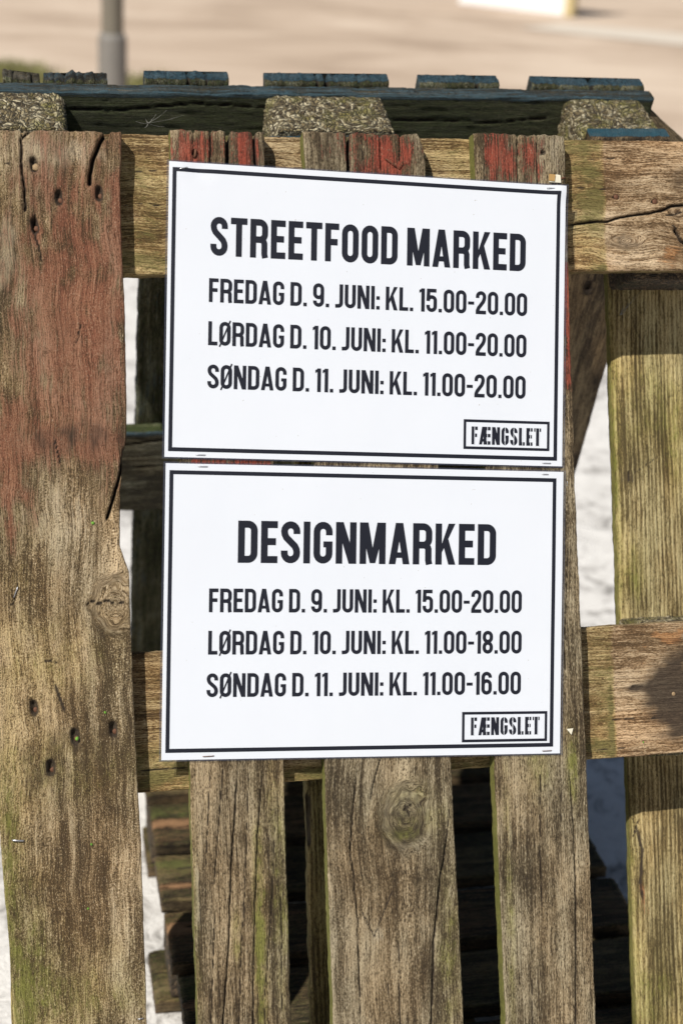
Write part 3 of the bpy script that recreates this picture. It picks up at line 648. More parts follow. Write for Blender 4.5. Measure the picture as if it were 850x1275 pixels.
rn = board('runner', M_RUN, fp, local_v, -838, 362, [(-838, 324), (-325, 322), (-162, 317), (200, 315), (362, 315)], 412, 122, 22, res=(2.6, 1.6), seed=9, rough=0.42, chamfer=12, cracks=cr, blobs=blb, base=(0, 0.16, 0, 0.05),
      side=((0.0, 0.8, 0.2, 0), (0.0, 0.5, 0.3, 0)), wave=1.0, ends=0.8)
rn['label'] = 'rear runner on the right with clear upright growth lines'
board('runner', M_RUN, fp, local_v, -838, 362, [(-838, -60), (362, -57)], 87, 122, 22, res=(5, 3.5), seed=10, chamfer=6, base=(0, 0.3, 0.1, 0), side=((0.0, 0.5, 0.35, 0), (0.0, 0.4, 0.3, 0)),
      cracks=[([rx4(*p) for p in ((383, 985), (386, 1060))], 2, 5)], wig=2.0)
board('runner', M_RUN, fp, local_v, -838, 362, -384, -287, 122, 22, res=(6, 5), seed=12, chamfer=6, base=(0, 0.4, 0.1, 0))

# ------------------------------------------------------------------ back pallet, leaning toward the front one
BC = np.array([[0.9999, -0.0120, -0.0128], [0.0177, 0.7224, 0.6912], [0.0009, -0.6913, 0.7225]])
BT = (-392.9, 380.8, 129.8)
LB = 1222.0
m3 = Matrix(((BC[0, 0], BC[0, 2], BC[0, 1]), (BC[2, 0], BC[2, 2], BC[2, 1]), (BC[1, 0], BC[1, 2], BC[1, 1])))  # columns: across, thickness, up; rows x, d, v
q3 = m3.to_quaternion().to_matrix()
upB = q3 @ Vector((0, 0, 1))
topB = Vector((BT[0], BT[2], BT[1])); botB = topB - upB*LB
bp = empty('wooden_pallet', Matrix.Translation(W(botB.x, botB.y, botB.z)) @ LEAN @ q3.to_4x4(),
           'blue painted pallet behind, propped against the top of the front pallet', 'pallet')
def bv(a, b, d): return np.stack([b, d, a], 1)/1000
def bh(a, b, d): return np.stack([a, d, b], 1)/1000
blue_top = (0.85, 0.05, 0.10, 0.20)
worn = (0.35, 0.2, 0.35, 0.1)
for i, (x0, x1, sd, top) in enumerate(((28, 69, 21, worn), (187, 286, 22, blue_top), (328, 477, 23, blue_top), (515, 614, 24, blue_top), (655, 801, 25, blue_top), (73.5, 145.5, 26, (0.55, 0.1, 0.3, 0.2)))):
    ck = []
    nt = [((40, 1.6, 5), (54, 1.8, 4), (61, 1.5, 7)), ((238, 1.3, 5), (259, 1.0, 3), (214, 1.0, 2)), ((402, 2.0, 12), (390, 1.3, 4), (350, 1.0, 2), (440, 1.0, 2.5)), ((586, 1.6, 9), (548, 1.0, 2)), ((733, 2.0, 12), (690, 1.0, 3), (770, 1.2, 3)), ((86, 1.4, 4), (98, 1.5, 5), (120, 1.6, 4), (132, 1.0, 3))][i]
    if i == 1: ck = [([(LB+4, 238), (LB-25, 238)], 1.2, 12, 1), ([(LB+4, 259), (LB-15, 259)], 0.9, 8, 1)]
    if i == 2: ck = [([(LB+4, 402), (LB-40, 402)], 2.2, 18, 1), ([(LB+4, 390), (LB-12, 390)], 1.4, 8, 1)]
    if i == 3: ck = [([(LB+4, 586), (LB-30, 586)], 1.8, 14, 1)]
    if i == 4: ck = [([(LB+4, 733), (LB-40, 733)], 2.2, 18, 1)]
    # cracks run through the end grain, so they are cut from the inner face; the outer face is plain
    o = board('slat', M_BLUE, bp, bv, 2, LB+(4 if i not in (0, 5) else 1), x0, x1, 122.3, 23.5, res=(3.0, 1.3), seed=sd, rough=0.5, cracks=ck, notches=nt, base=(0.30 if i else 0.1, 0.55, 0.25, 0),
          side=((0.5, 0.3, 0.2, 0), (0.5, 0.3, 0.2, 0), top), ends=3.6 if i in (0, 5) else 1.7, edge_r=3.6, wave=1.0, wig=1.2)
    if i == 0: o['label'] = 'chipped slat with splintered top and worn blue paint'
for (z0, z1, sd, tp) in ((LB-145, LB, 31, 0.9), (LB-653, LB-509, 32, 0.5), (0, 145, 33, 0.3)):
    def topwear(A, B, S, H, M): 
        M[..., 0] += 0.9*sstep(0.93, 1.0, S); return H + 0.0, M
    board('stringer', M_BLUE, bp, bh, -2, 806, z0, z1, 100, 22, res=(3.0, 2.2), seed=sd, rough=0.6, base=(0.06, 0.95 if sd == 31 else 0.35, 0.48, 0.0), extra=topwear,  # base: moss, plus stain that puts the inner face's shade into its colour
          cracks=[([(80, z1-18), (150, z1-22), (240, z1-12), (330, z1-16)], 1.0, 5), ([(470, z1-30), (600, z1-34), (680, z1-26)], 0.9, 4), ([(180, z1-60), (340, z1-66)], 0.9, 4)],
          side=((0.2, 0.3, 0.3, 0), (0.60, 0.25, 0.08, 0.50) if sd == 31 else (0.2, 0.9, 0.0, 0.3), (0.2, 0.4, 0.3, 0)), ends=0.8, wig=1.6, wave=1.4)
sd = 60
for zi, (z0, z1) in enumerate(((0, 98), (LB-630, LB-530), (LB-98, LB-1))):
    for (x0, x1) in ((0, 95), (325, 465), (690, 791)):
        sd += 1
        block('block', M_CHIP, bp, x0, x1, 22.3, 99.6, z0, z1, sd, step=3.0 if zi == 2 else 8.0, rnd=12 if zi == 2 else 4, amp=2.6)
board('runner', M_BLUE, bp, bv, 2, LB-14, 4, 102, 0, 22, res=(5, 3), seed=41, base=(0.2, 0.5, 0.2, 0), side=((0.4, 0.3, 0.2, 0), (0.4, 0.3, 0.2, 0), blue_top))
board('runner', M_BLUE, bp, bv, 2, LB-8, 316, 458, 0, 22, res=(5, 3), seed=42, base=(0.2, 0.5, 0.2, 0), side=((0.4, 0.3, 0.2, 0), (0.4, 0.3, 0.2, 0), (0.8, 0.2, 0, 0)))
o = board('runner', M_DARKB, bp, bv, 2, LB+4, 693, 791, 0, 22, res=(4, 2.4), seed=43, base=(0.0, 0.15, 0.25, 0), side=((0.2, 0.3, 0.2, 0), (0.2, 0.3, 0.2, 0), (1.3, 0, 0, 0)),
      cracks=[([(LB-200, 735), (LB-212, 737)], 3.5, 5)], knots=[(LB-207, 738, 9, 7)])
o['label'] = 'bare dark brown runner with a small knot'

# ------------------------------------------------------------------ a loose plank leaning against the right end of the blue pallet
a0 = Vector(W(*(lambda q: (q[0], 215, q[1]))(P(802, 128, 215)))); a1 = Vector(W(*(lambda q: (q[0], 235, q[1]))(P(850, 172, 235))))
dirp = (a1-a0).normalized()
k = (a0.z - 0.012)/(-dirp.z)
foot = a0 + dirp*k
up_ = -dirp
away = (LEAN.to_3x3() @ Vector((0, 1, 0)))
yv = (away - away.dot(up_)*up_).normalized(); xv = yv.cross(up_).normalized()
ml = Matrix.Identity(4)
for i in range(3): ml[i][0] = xv[i]; ml[i][1] = yv[i]; ml[i][2] = up_[i]
ml.translation = foot
lp = empty('loose_plank', ml, 'bare brown plank slanting down to the right behind the stack of pallet tops', 'plank')
board('plank', M_DARK, lp, bv, 0, k*1000, -90, 0, 0, 20, res=(6, 3), seed=51, base=(0.1, 0.2, 0.05, 0.3), side=((0.1, 0.2, 0.1, 0.4), (0.1, 0.1, 0, 0.9)))

# ------------------------------------------------------------------ third pallet, lying flat between the legs
tp = empty('wooden_pallet', Matrix.Translation((-0.188, -0.150, 0.001)), 'dark mossy pallet lying flat on the ground between the two leaning ones', 'pallet')
PW, PD = 613.0, 745.0
def flat_x(a, b, d): return np.stack([a, b, 144-d], 1)/1000      # a = x, b = y
def flat_y(a, b, d): return np.stack([b, a, 144-d], 1)/1000
ys = [0]; 
while ys[-1] + 226 < PD: ys.append(ys[-1]+126)
for i, y0 in enumerate(ys):
    board('slat', M_DARK, tp, flat_x, random.uniform(-6, 4), PW+random.uniform(-4, 6), y0, y0+100, 0, 20, res=(5, 3.5), seed=70+i, rough=0.7, base=(0.12 if i % 2 else 0.42, 0.42, 0.05, 0.12),
          side=((0.3, 0.3, 0, 0.3), (0.3, 0.5, 0, 0), (0.35, 0.2, 0, 0.5)), blobs=[(12, y0+30+(i % 3)*18, 55, 9, R_, 1.0), (30, y0+75, 60, 14, G_, 0.5), (5, y0+50, 40, 40, B_, 0.3)], cracks=[([(10, y0+38), (140, y0+42)], 1.5, 4), ([(20, y0+70), (90, y0+66)], 1.2, 4)], wig=1.8, wave=2)  # orange and pale blobs paint the sunlit left ends; the green is moss
for i, x0 in enumerate((4, 258, 510)):
    board('stringer', M_DARK, tp, flat_y, 0, ys[-1]+100, x0, x0+96, 20.4, 20, res=(8, 5), seed=80+i, base=(0.2, 0.4, 0.1, 0.1))
    for y0 in (2, 330, ys[-1]-4):
        block('block', M_CHIPD, tp, x0+0.5, x0+95, y0, y0+98, 22.3, 103, 85+i+y0, step=7, rnd=4)
for i, y0 in enumerate((0, 328, ys[-1]-6)):
    board('runner', M_DARK, tp, flat_x, -16 if i == 1 else 0, PW, y0, y0+104, 122, 21.5, res=(8, 5), seed=90+i, base=(0.1, 0.5, 0.1, 0.1), side=((0.2, 0.3, 0, 0.5), (0.3, 0.5, 0, 0), (0.35, 0.2, 0, 0.6)))

# ------------------------------------------------------------------ lettering: stroke glyphs, cap height 1
def arc(cx, cy, rx_, ry_, a0, a1, n=9):
    return [(cx+rx_*math.cos(math.radians(a0+(a1-a0)*i/n)), cy+ry_*math.sin(math.radians(a0+(a1-a0)*i/n))) for i in range(n+1)]
def glyph(ch, s):
    """strokes as (points, closed) and filled polygons, plus ink width; s = stem width"""
    h = s/2; T, Bt = 1-h, h
    def oval(w, y0, y1): 
        r = w/2-h; rr = r*1.02
        return arc(w/2, y1-h-rr, r, rr, 0, 180) + arc(w/2, y0+h+rr, r, rr, 180, 360)
    W_ = {'S': .475, 'T': .46, 'R': .495, 'E': .41, 'F': .395, 'O': .48, 'D': .48, 'M': .66, 'A': .53, 'K': .52, 'G': .475, 'L': .39, 'Ø': .48, 'N': .52, 'J': .33, 'U': .475, 'I': s, 'Æ': .74,
          '.': s*.95, ':': s*.95, '-': .27, '0': .47, '1': .24, '2': .46, '5': .465, '6': .47, '8': .47, '9': .47, ' ': .17}
    w = W_[ch]; L_, R2 = h, w-h; st, pg = [], []
    r = w/2-h
    if ch in 'O0': st.append((oval(w, 0, 1), True))
    elif ch == 'Ø': st.append((oval(w, 0, 1), True)); st.append(([(0.015, -.055), (w-.015, 1.055)], False, s*.42))
    elif ch == 'I': st.append(([(h, 0), (h, 1)], False))
    elif ch == '1': st.append(([(w-h, 0), (w-h, 1)], False)); pg.append([(0, .80), (w-s+.01, .86), (w-s+.01, 1), (w-s-.02, .96), (0, .93)])
    elif ch == 'T': st.append(([(0, T), (w, T)], False)); st.append(([(w/2, 0), (w/2, 1)], False))
    elif ch == 'L': st.append(([(L_, 1), (L_, 0)], False)); st.append(([(0, Bt), (w, Bt)], False))
    elif ch in 'EF':
        st.append(([(L_, 1), (L_, 0)], False)); st.append(([(0, T), (w, T)], False)); st.append(([(0, .51), (w*.90, .51)], False))
        if ch == 'E': st.append(([(0, Bt), (w, Bt)], False))
    elif ch == 'D':
        c = r*.95
        st.append(([(L_, h), (L_, T), (w*.45, T)] + arc(R2-c, T-c, c, c, 90, 0) + arc(R2-c, Bt+c, c, c, 0, -90) + [(w*.45, Bt)], True))
    elif ch == 'R':
        st.append(([(L_, 0), (L_, 1)], False)); c = r*.9
        st.append(([(0, T), (w*.4, T)] + arc(R2-c, T-c, c, c, 90, 0) + arc(R2-c, .47+c, c, c, 0, -90, 8) + [(0, .47)], False))
        st.append(([(w*.45, .47)] + arc(R2-.012-c*.8, .47-c*.8, c*.8, c*.8, 90, 0) + [(R2-.012, .10), (R2+.01, 0)], False))
    elif ch == 'A':
        k = s*1.02
        pg += [[(0, 0), (k, 0), (w/2+k*.44, 1), (w/2-k*.56, 1)], [(w, 0), (w-k, 0), (w/2-k*.44, 1), (w/2+k*.56, 1)]]
        st.append(([(w*.2, .22), (w*.8, .22)], False, s*.8))
    elif ch == 'K':
        st.append(([(L_, 0), (L_, 1)], False)); k = s*1.1
        pg += [[(s*.7, .36), (w-k, 1), (w-.01, 1), (s*.9, .36-.0+.02-.12)], [(w*.36, .52), (w*.62, .66), (w, 0), (w-k, 0)]]
    elif ch == 'M':
        st += [([(L_, 0), (L_, 1)], False), ([(R2, 0), (R2, 1)], False)]; k = s*1.0
        pg += [[(0, 1), (k*1.3, 1), (w/2+s*.42, .02), (w/2-s*.42, .02)], [(w, 1), (w-k*1.3, 1), (w/2-s*.42, .02), (w/2+s*.42, .02)]]
    elif ch == 'N':
        st += [([(L_, 0), (L_, 1)], False), ([(R2, 0), (R2, 1)], False)]
        pg.append([(0, 1), (s*1.15, 1), (w, 0), (w-s*1.15, 0)])
    elif ch == 'U': st.append(([(L_, 1)] + arc(w/2, r+h, r, r, 180, 360) + [(R2, 1)], False))
    elif ch == 'J':
        q = .13; st.append(([(R2, 1)] + arc(R2-q, h+q, q, q, 0, -80) + [(0, h-.005)], False))
    elif ch == 'G':
        st.append(([(R2, .68)] + arc(w/2, T-r, r, r, 0, 180) + arc(w/2, h+r, r, r, 180, 360) + [(R2, .50)], False)); st.append(([(w*.52, .46), (w, .46)], False, s*.85))
    elif ch == 'S':
        st.append(([(R2, .70)] + arc(w/2, T-r, r, r, 0, 180) + [(L_, .75), (L_+.012, .685), (L_+.05, .61), (w/2, .51), (R2-.05, .41), (R2-.012, .335), (R2, .27)] + arc(w/2, h+r, r, r, 0, -180) + [(L_, .30)], False))
    elif ch == '2':
        st.append(([(L_, .70)] + arc(w/2, T-r, r, r, 180, 0) + [(R2, .72), (R2-.015, .64), (R2-.06, .53), (L_+.05, .27), (L_+.005, .16), (L_, .03)], False)); st.append(([(0, Bt), (w, Bt)], False))
    elif ch == '5':
        st.append(([(w*.94, T), (L_+.015, T), (L_+.0, .50)], False)); st.append(([(L_, .47)] + arc(w/2, .665-r, r, r*.9, 170, 0, 8) + arc(w/2, h+r, r, r, 0, -180) + [(L_, .30)], False))
    elif ch == '6':
        st.append(([(R2, .74)] + arc(w/2, T-r, r, r, 0, 180) + arc(w/2, h+r, r, r, 180, 360) + arc(w/2, .60-r, r, r, 0, 180, 8), False))
    elif ch == '9':
        st.append(([(L_, .26)] + arc(w/2, h+r, r, r, 180, 360) + arc(w/2, T-r, r, r, 0, 180) + arc(w/2, .40+r, r, r, 180, 360, 8), False))
    elif ch == '8': st.append((oval(w, .455, 1), True)); st.append((oval(w, 0, .545+.0), True))
    elif ch == 'Æ':
        k = s
        pg += [[(0, 0), (k, 0), (w*.52, 1), (w*.52-k, 1)]]; st.append(([(w*.52, 0), (w*.52, 1)], False))
        for y in (T, .51, Bt): st.append(([(w*.40 if y == T else w*.52, y), (w, y)], False))
        st.append(([(w*.24, .24), (w*.5, .24)], False, s*.8))
    elif ch in '.': pg.append([(0, 0), (w, 0), (w, s*.98), (0, s*.98)])
    elif ch == ':': pg += [[(0, 0), (w, 0), (w, s*.98), (0, s*.98)], [(0, .42), (w, .42), (w, .42+s*.98), (0, .42+s*.98)]]
    elif ch == '-': pg.append([(0, .40), (w, .40), (w, .40+s*.85), (0, .40+s*.85)])
    return st, pg, w
def stroke_quads(pts, closed, width):
    out = []; n = len(pts); h = width/2
    P_ = [Vector(p) for p in pts]
    Q = [P_[0]]
    for p in P_[1:]:
        if (p-Q[-1]).length > 0.022: Q.append(p)
    if closed and (Q[0]-Q[-1]).length < 0.022: Q.pop()
    if not closed and (P_[-1]-Q[-1]).length > 1e-5: Q[-1] = P_[-1]
    n = len(Q); offs = []
    for i in range(n):
        a = Q[i-1] if (i > 0 or closed) else None; b = Q[(i+1) % n] if (i < n-1 or closed) else None
        d1 = (Q[i]-a).normalized() if a is not None else None; d2 = (b-Q[i]).normalized() if b is not None else None
        if d1 is None: d1 = d2
        if d2 is None: d2 = d1
        n1 = Vector((-d1.y, d1.x)); n2 = Vector((-d2.y, d2.x)); mm_ = n1+n2
        if mm_.length < 0.2: mm_ = n1
        mm_.normalize(); k = h/max(0.45, mm_.dot(n1)); offs.append(mm_*k)
    for i in range(n if closed else n-1):
        j = (i+1) % n
        out.append([tuple(Q[i]+offs[i]), tuple(Q[j]+offs[j]), tuple(Q[j]-offs[j]), tuple(Q[i]-offs[i])])
    return out
def area(p): return 0.5*sum(p[i][0]*p[(i+1) % len(p)][1]-p[(i+1) % len(p)][0]*p[i][1] for i in range(len(p)))
_cache = {}
def glyph_tris(ch, s):
    if (ch, s) in _cache: return _cache[(ch, s)]
    st, pg, w = glyph(ch, s); polys = list(pg)
    for q in st: polys += stroke_quads(q[0], q[1], q[2] if len(q) > 2 else s)
    vs_, fs = [], []
    for p in polys:
        if area(p) < 0: p = p[::-1]
        if abs(area(p)) < 1e-7: continue
        fs.append(list(range(len(vs_), len(vs_)+len(p)))); vs_ += [Vector(q) for q in p]
    if not fs: r = ([], [], w)
    else:
        o = delaunay_2d_cdt(vs_, [], fs, 1, 1e-5)
        r = ([tuple(v) for v in o[0]], [tuple(f) for f, src in zip(o[2], o[5]) if len(src)], w)
    _cache[(ch, s)] = r
    return r

PAPER_W, PAPER_H = 421.0, 298.5
class Sheet:
    def __init__(s, seed, dz): s.seed = seed; s.dz = dz
    def z(s, u, w):       # mm in front of the slats (negative = toward the viewer)
        u = np.asarray(u, float); w = np.asarray(w, float)
        b = -2.2 - s.dz*0.4 + 0.7*noise3(u/150, w/120, seed=s.seed) + 0.22*noise3(u/70, w/80, seed=s.seed+1)
        # a crumple at the stapled top left corner
        if s.seed == 100: b = b - 1.1*np.exp(-((u+188)/22)**2 - ((w-141)/7)**2)*np.sin(u/7.0+w/8.0) - 3.0*np.exp(-((u-206)/10)**2-((w-146)/10)**2)
        return b
def flat_mesh(name, sh, verts, faces, lift, mat, parent):
    V = np.array(verts); Z = sh.z(V[:, 0], V[:, 1]) - lift
    co = np.stack([V[:, 0], Z, V[:, 1]], 1)/1000
    me = bpy.data.meshes.new(name); me.from_pydata(co.tolist(), [], [tuple(int(i) for i in f) for f in faces]); me.update()
    # face the viewer (-Y)
    o = link(name, me, mat, parent, smooth=False)
    return o
def text_line(name, sh, text, u0, u1, w0, cap, s, mat, parent, gap=0.085, slots=False, skew=0.0, align=None):
    """a line of capitals fitted between u0 and u1, baseline w0 (mm)"""
    adv = []
    for ch in text: adv.append(glyph_tris(ch, s)[2] + (gap if ch != ' ' else 0.02))
    total = sum(adv)-gap; sx = (u1-u0)/(total*cap)
    V, F = [], []; x = 0.0
    for ch, a in zip(text, adv):
        v, f, w = glyph_tris(ch, s); n = len(V)
        for p in v: V.append((u0+(x+p[0])*cap*sx, w0+p[1]*cap + skew*((x+p[0])*cap*sx)))
        for q in f: F.append(tuple(i+n for i in q)[::1])
        x += a
    F = [f[::-1] for f in F] if False else F
    return flat_mesh(name, sh, V, F, 0.30, mat, parent), sx
def frame_mesh(x0, x1, y0, y1, t, n=40):
    V, F = [], []
    def bar(ax0, ax1, ay0, ay1, horiz):
        m_ = n if horiz else n//2+6; b = len(V)
        for i in range(m_+1):
            k_ = i/m_
            if horiz: V.append((ax0+(ax1-ax0)*k_, ay0)); V.append((ax0+(ax1-ax0)*k_, ay1))
            else: V.append((ax0, ay0+(ay1-ay0)*k_)); V.append((ax1, ay0+(ay1-ay0)*k_))
        for i in range(m_):
            q = b+2*i; F.append((q, q+2, q+3, q+1) if horiz else (q+1, q+3, q+2, q))
    bar(x0, x1, y0, y0+t, True); bar(x0, x1, y1-t, y1, True)
    bar(x0, x0+t, y0+t, y1-t, False); bar(x1-t, x1, y0+t, y1-t, False)
    return V, F

t = NT('laminated_white_paper'); co = t.n.new('ShaderNodeTexCoord').outputs['Object']
pn = t.math('ADD', t.math('MULTIPLY', t.noise(co, 5, 3, 0.5, 0.3), 0.6), t.math('MULTIPLY', t.noise(t.vmul(co, (1, 1, .25)), 30, 4, 0.6), 0.4))
M_PAPER = t.done(t.mix(t.smooth(t.noise(co, 330, 2, 0.5), 0.76, 0.80), t.mix(pn, (0.585, 0.615, 0.672), (0.635, 0.658, 0.70)), (0.35, 0.33, 0.30)), 0.42, t.bump(t.noise(t.vmul(co, (1, 1, 1)), 14, 2, 0.5), 0.0015, 0.35), Coat_Weight=0.35, Coat_Roughness=0.16)
t = NT('black_print'); M_INK = t.done((0.0075, 0.0085, 0.015), 0.5, Coat_Weight=0.12, Coat_Roughness=0.16, Specular_IOR_Level=0.3)
t = NT('laminating_film')
mixs = t.n.new('ShaderNodeMixShader'); tr = t.n.new('ShaderNodeBsdfTransparent'); tr.inputs[0].default_value = (0.80, 0.84, 0.92, 1)
out = t.n['Material Output']; t.put(t.b, 'Base Color', (0.10, 0.11, 0.16, 1)); t.put(t.b, 'Roughness', 0.12)
mixs.inputs[0].default_value = 0.30
t.l.new(tr.outputs[0], mixs.inputs[1]); t.l.new(t.b.outputs[0], mixs.inputs[2]); t.l.new(mixs.outputs[0], out.inputs[0]); M_FILM = t.m

def make_sign(cx, cy, ang, seed, dz, label, head, rows, frame, box, logo):
    root = empty('paper_sign', Matrix.Translation(W(cx, 0, cy)) @ LEAN @ Matrix.Rotation(-ang, 4, 'Y'), label, 'sign')
    sh = Sheet(seed, dz)
    # paper, with real thickness
    nx, ny = 84, 60; U, Wd = np.meshgrid(np.linspace(-PAPER_W/2, PAPER_W/2, nx+1), np.linspace(-PAPER_H/2, PAPER_H/2, ny+1), indexing='ij')
    z = sh.z(U, Wd); f = np.stack([U.ravel(), z.ravel(), Wd.ravel()], 1)/1000; bk = f + [0, 0.0004, 0]
    idx = np.arange(f.shape[0]).reshape(nx+1, ny+1); q = np.stack([idx[:-1, :-1].ravel(), idx[1:, :-1].ravel(), idx[1:, 1:].ravel(), idx[:-1, 1:].ravel()], 1)
    rg = np.concatenate([idx[:, 0], idx[-1, 1:], idx[-2::-1, -1], idx[0, -2:0:-1]]); n = f.shape[0]; k = len(rg); ar = np.arange(k)
    sd_ = np.stack([2*n+ar, 2*n+k+ar, 2*n+k+np.roll(ar, -1), 2*n+np.roll(ar, -1)], 1)      # the rim has its own vertices, so the faces stay flat up to the edge
    me = bpy.data.meshes.new('sheet'); me.from_pydata(np.concatenate([f, bk, f[rg], bk[rg]]).tolist(), [], q.tolist() + (q[:, ::-1]+n).tolist() + sd_.tolist()); me.update()
    link('sheet', me, M_PAPER, root)
    # the clear film stands out a little all round the paper
    V, F = frame_mesh(-PAPER_W/2-2.2, PAPER_W/2+2.6, -PAPER_H/2-1.6, PAPER_H/2+1.6, 1.6)
    flat_mesh('film_edge', sh, V, F, -0.1, M_FILM, root)
    V, F = frame_mesh(*frame, 4.0, n=160); flat_mesh('border_line', sh, V, F, 0.22, M_INK, root)
    for i, (txt, u0, u1, w0, cap, s) in enumerate([head]+rows):
        o, sx = text_line('headline' if i == 0 else 'text_line', sh, txt, u0, u1, w0, cap, s, M_INK, root, gap=0.075 if i else 0.085, skew=0.0)
    V, F = frame_mesh(*box, 2.8, n=10); lg = flat_mesh('logo', sh, V, F, 0.22, M_INK, root)
    lt, sx = text_line('lettering', sh, 'FÆNGSLET', logo[0], logo[1], logo[2], logo[3], 0.19, M_INK, lg, gap=0.10)
    # stencil bridges: thin unprinted cuts through the letters
    V, F = [], []
    adv = 0.0; tot = sum(glyph_tris(c, 0.19)[2]+0.10 for c in 'FÆNGSLET')-0.10; k_ = (logo[1]-logo[0])/tot
    for ch in 'FÆNGSLET':
        w = glyph_tris(ch, 0.19)[2]
        xs = {'F': [(.50, 0)], 'Æ': [(.73, 0)], 'N': [], 'G': [(.5, 0)], 'S': [(.5, 0)], 'L': [(.62, 0)], 'E': [(.66, 0)], 'T': [(.24, 0), (.76, 0)]}[ch]
        for (fx, sk) in xs:
            x = logo[0] + (adv + w*fx)*k_; n = len(V); h = logo[3]
            V += [(x-0.3, logo[2]-.3), (x+0.3, logo[2]-.3), (x+0.3, logo[2]+h+.3), (x-0.3, logo[2]+h+.3)]; F.append((n, n+1, n+2, n+3))
        adv += w+0.10
    flat_mesh('stencil_bridge', sh, V, F, 0.40, M_PAPER, lg)
    return root, sh
def sign_staple(root, sh, u, w, ang, ln=9.5, r=0.42, mat=None):
    c, s = math.cos(ang), math.sin(ang); h = ln/2; z = float(sh.z(u, w))
    pts = [(u-c*h, z+4, w-s*h), (u-c*h, z-0.4, w-s*h), (u-c*h*.8, z-0.75, w-s*h*.8), (u+c*h*.8, z-0.75, w+s*h*.8), (u+c*h, z-0.4, w+s*h), (u+c*h, z+4, w+s*h)]
    wire('staple', [(a/1000, b/1000, cc/1000) for a, b, cc in pts], r/1000, mat or M_STAPLE, root)
HS, RS = 0.166, 0.153
s1, h1 = make_sign(0.0, 169.9, -0.044, 100, 0.0, 'upper white sign headed STREETFOOD MARKED, stapled to the slats', ('STREETFOOD MARKED', -167.5, 166.8, 56.2, 39.4, HS),
    [('FREDAG D. 9. JUNI: KL. 15.00-20.00', -168.2, 169.2, 8.8, 24.2, RS), ('LØRDAG D. 10. JUNI: KL. 11.00-20.00', -168.3, 169.0, -35.0, 24.2, RS), ('SØNDAG D. 11. JUNI: KL. 11.00-20.00', -168.4, 168.7, -78.8, 24.2, RS)],
    (-206.9, 204.6, -143.4, 143.4), (101.3, 196.0, -133.4, -102.2), (110.0, 186.5, -128.2, 18.6))
s2, h2 = make_sign(-11.8, -134.5, -0.043, 120, 0.6, 'lower white sign headed DESIGNMARKED, stapled right below the other', ('DESIGNMARKED', -136.2, 136.8, 49.7, 42.8, HS),
    [('FREDAG D. 9. JUNI: KL. 15.00-20.00', -164.8, 165.9, -0.6, 24.0, RS), ('LØRDAG D. 10. JUNI: KL. 11.00-18.00', -165.0, 166.4, -43.4, 24.0, RS), ('SØNDAG D. 11. JUNI: KL. 11.00-16.00', -166.0, 166.1, -86.4, 24.0, RS)],
    (-206.6, 202.7, -142.0, 142.3), (102.2, 195.8, -136.0, -104.3), (111.9, 187.2, -128.8, 18.6))
sign_staple(s1, h1, 194, 146, 0.02); sign_staple(s1, h1, -174, -146.5, 0.0); sign_staple(s1, h1, 193, -146.3, 0.0); sign_staple(s1, h1, -196, 143, 0.25, 8)
sign_staple(s2, h2, -173, 146.6, 0.0); sign_staple(s2, h2, 190, 146.3, 0.0, 7); sign_staple(s2, h2, -163, -146.0, 0.05, 11, mat=M_RUST); sign_staple(s2, h2, 196, -146.3, 0.03, 10, mat=M_RUST)

# ------------------------------------------------------------------ torn scraps
def scrap(name, px, py, pts, mat, label, cat, d=-1.6):
    x, v = P(px, py); root = empty(name, Matrix.Translation(W(x, d, v)) @ LEAN, label, cat)
    n = len(pts); V = [(a/1000, 0.5*math.sin(a)/1000, b/1000) for a, b in pts] + [(a/1000, (0.5*math.sin(a)+0.35)/1000, b/1000) for a, b in pts]
    F = [tuple(range(n)), tuple(range(2*n-1, n-1, -1))] + [(i, i+n, (i+1) % n+n, (i+1) % n) for i in range(n)]
    me = bpy.data.meshes.new('sheet'); me.from_pydata(V, [], F); me.update(); link('sheet', me, mat, root, smooth=False)
    return root
t = NT('scrap_paper'); M_SCRAP = t.done((0.62, 0.58, 0.46), 0.6)
t = NT('old_tape'); M_TAPE = t.done((0.36, 0.22, 0.08), 0.35)
r1 = scrap('paper_scrap', 690, 222, [(-7, -4.5), (6.5, -5), (6, 3), (2, 4), (-3, 2.4), (-6.5, 3.6)], M_SCRAP, 'small torn white scrap with yellowed tape above the upper sign, right corner', 'paper scrap')
me = bpy.data.meshes.new('tape'); me.from_pydata([(-.0075, -.0009, -.003), (-.001, -.0011, -.0036), (.0002, -.001, .0034), (-.0068, -.0008, .0042), (-.0075, -.0006, -.003), (-.001, -.0008, -.0036), (.0002, -.0007, .0034), (-.0068, -.0005, .0042)], [], [(0, 1, 2, 3), (7, 6, 5, 4), (0, 4, 5, 1), (1, 5, 6, 2), (2, 6, 7, 3), (3, 7, 4, 0)]); me.update()
link('tape', me, M_TAPE, r1, smooth=False)
scrap('paper_scrap', 709, 911, [(-4, 3.2), (-2.6, 1.2), (1.2, -3.2), (3.2, 3.6)], M_SCRAP, 'tiny white paper triangle stapled right of the lower sign', 'paper scrap')

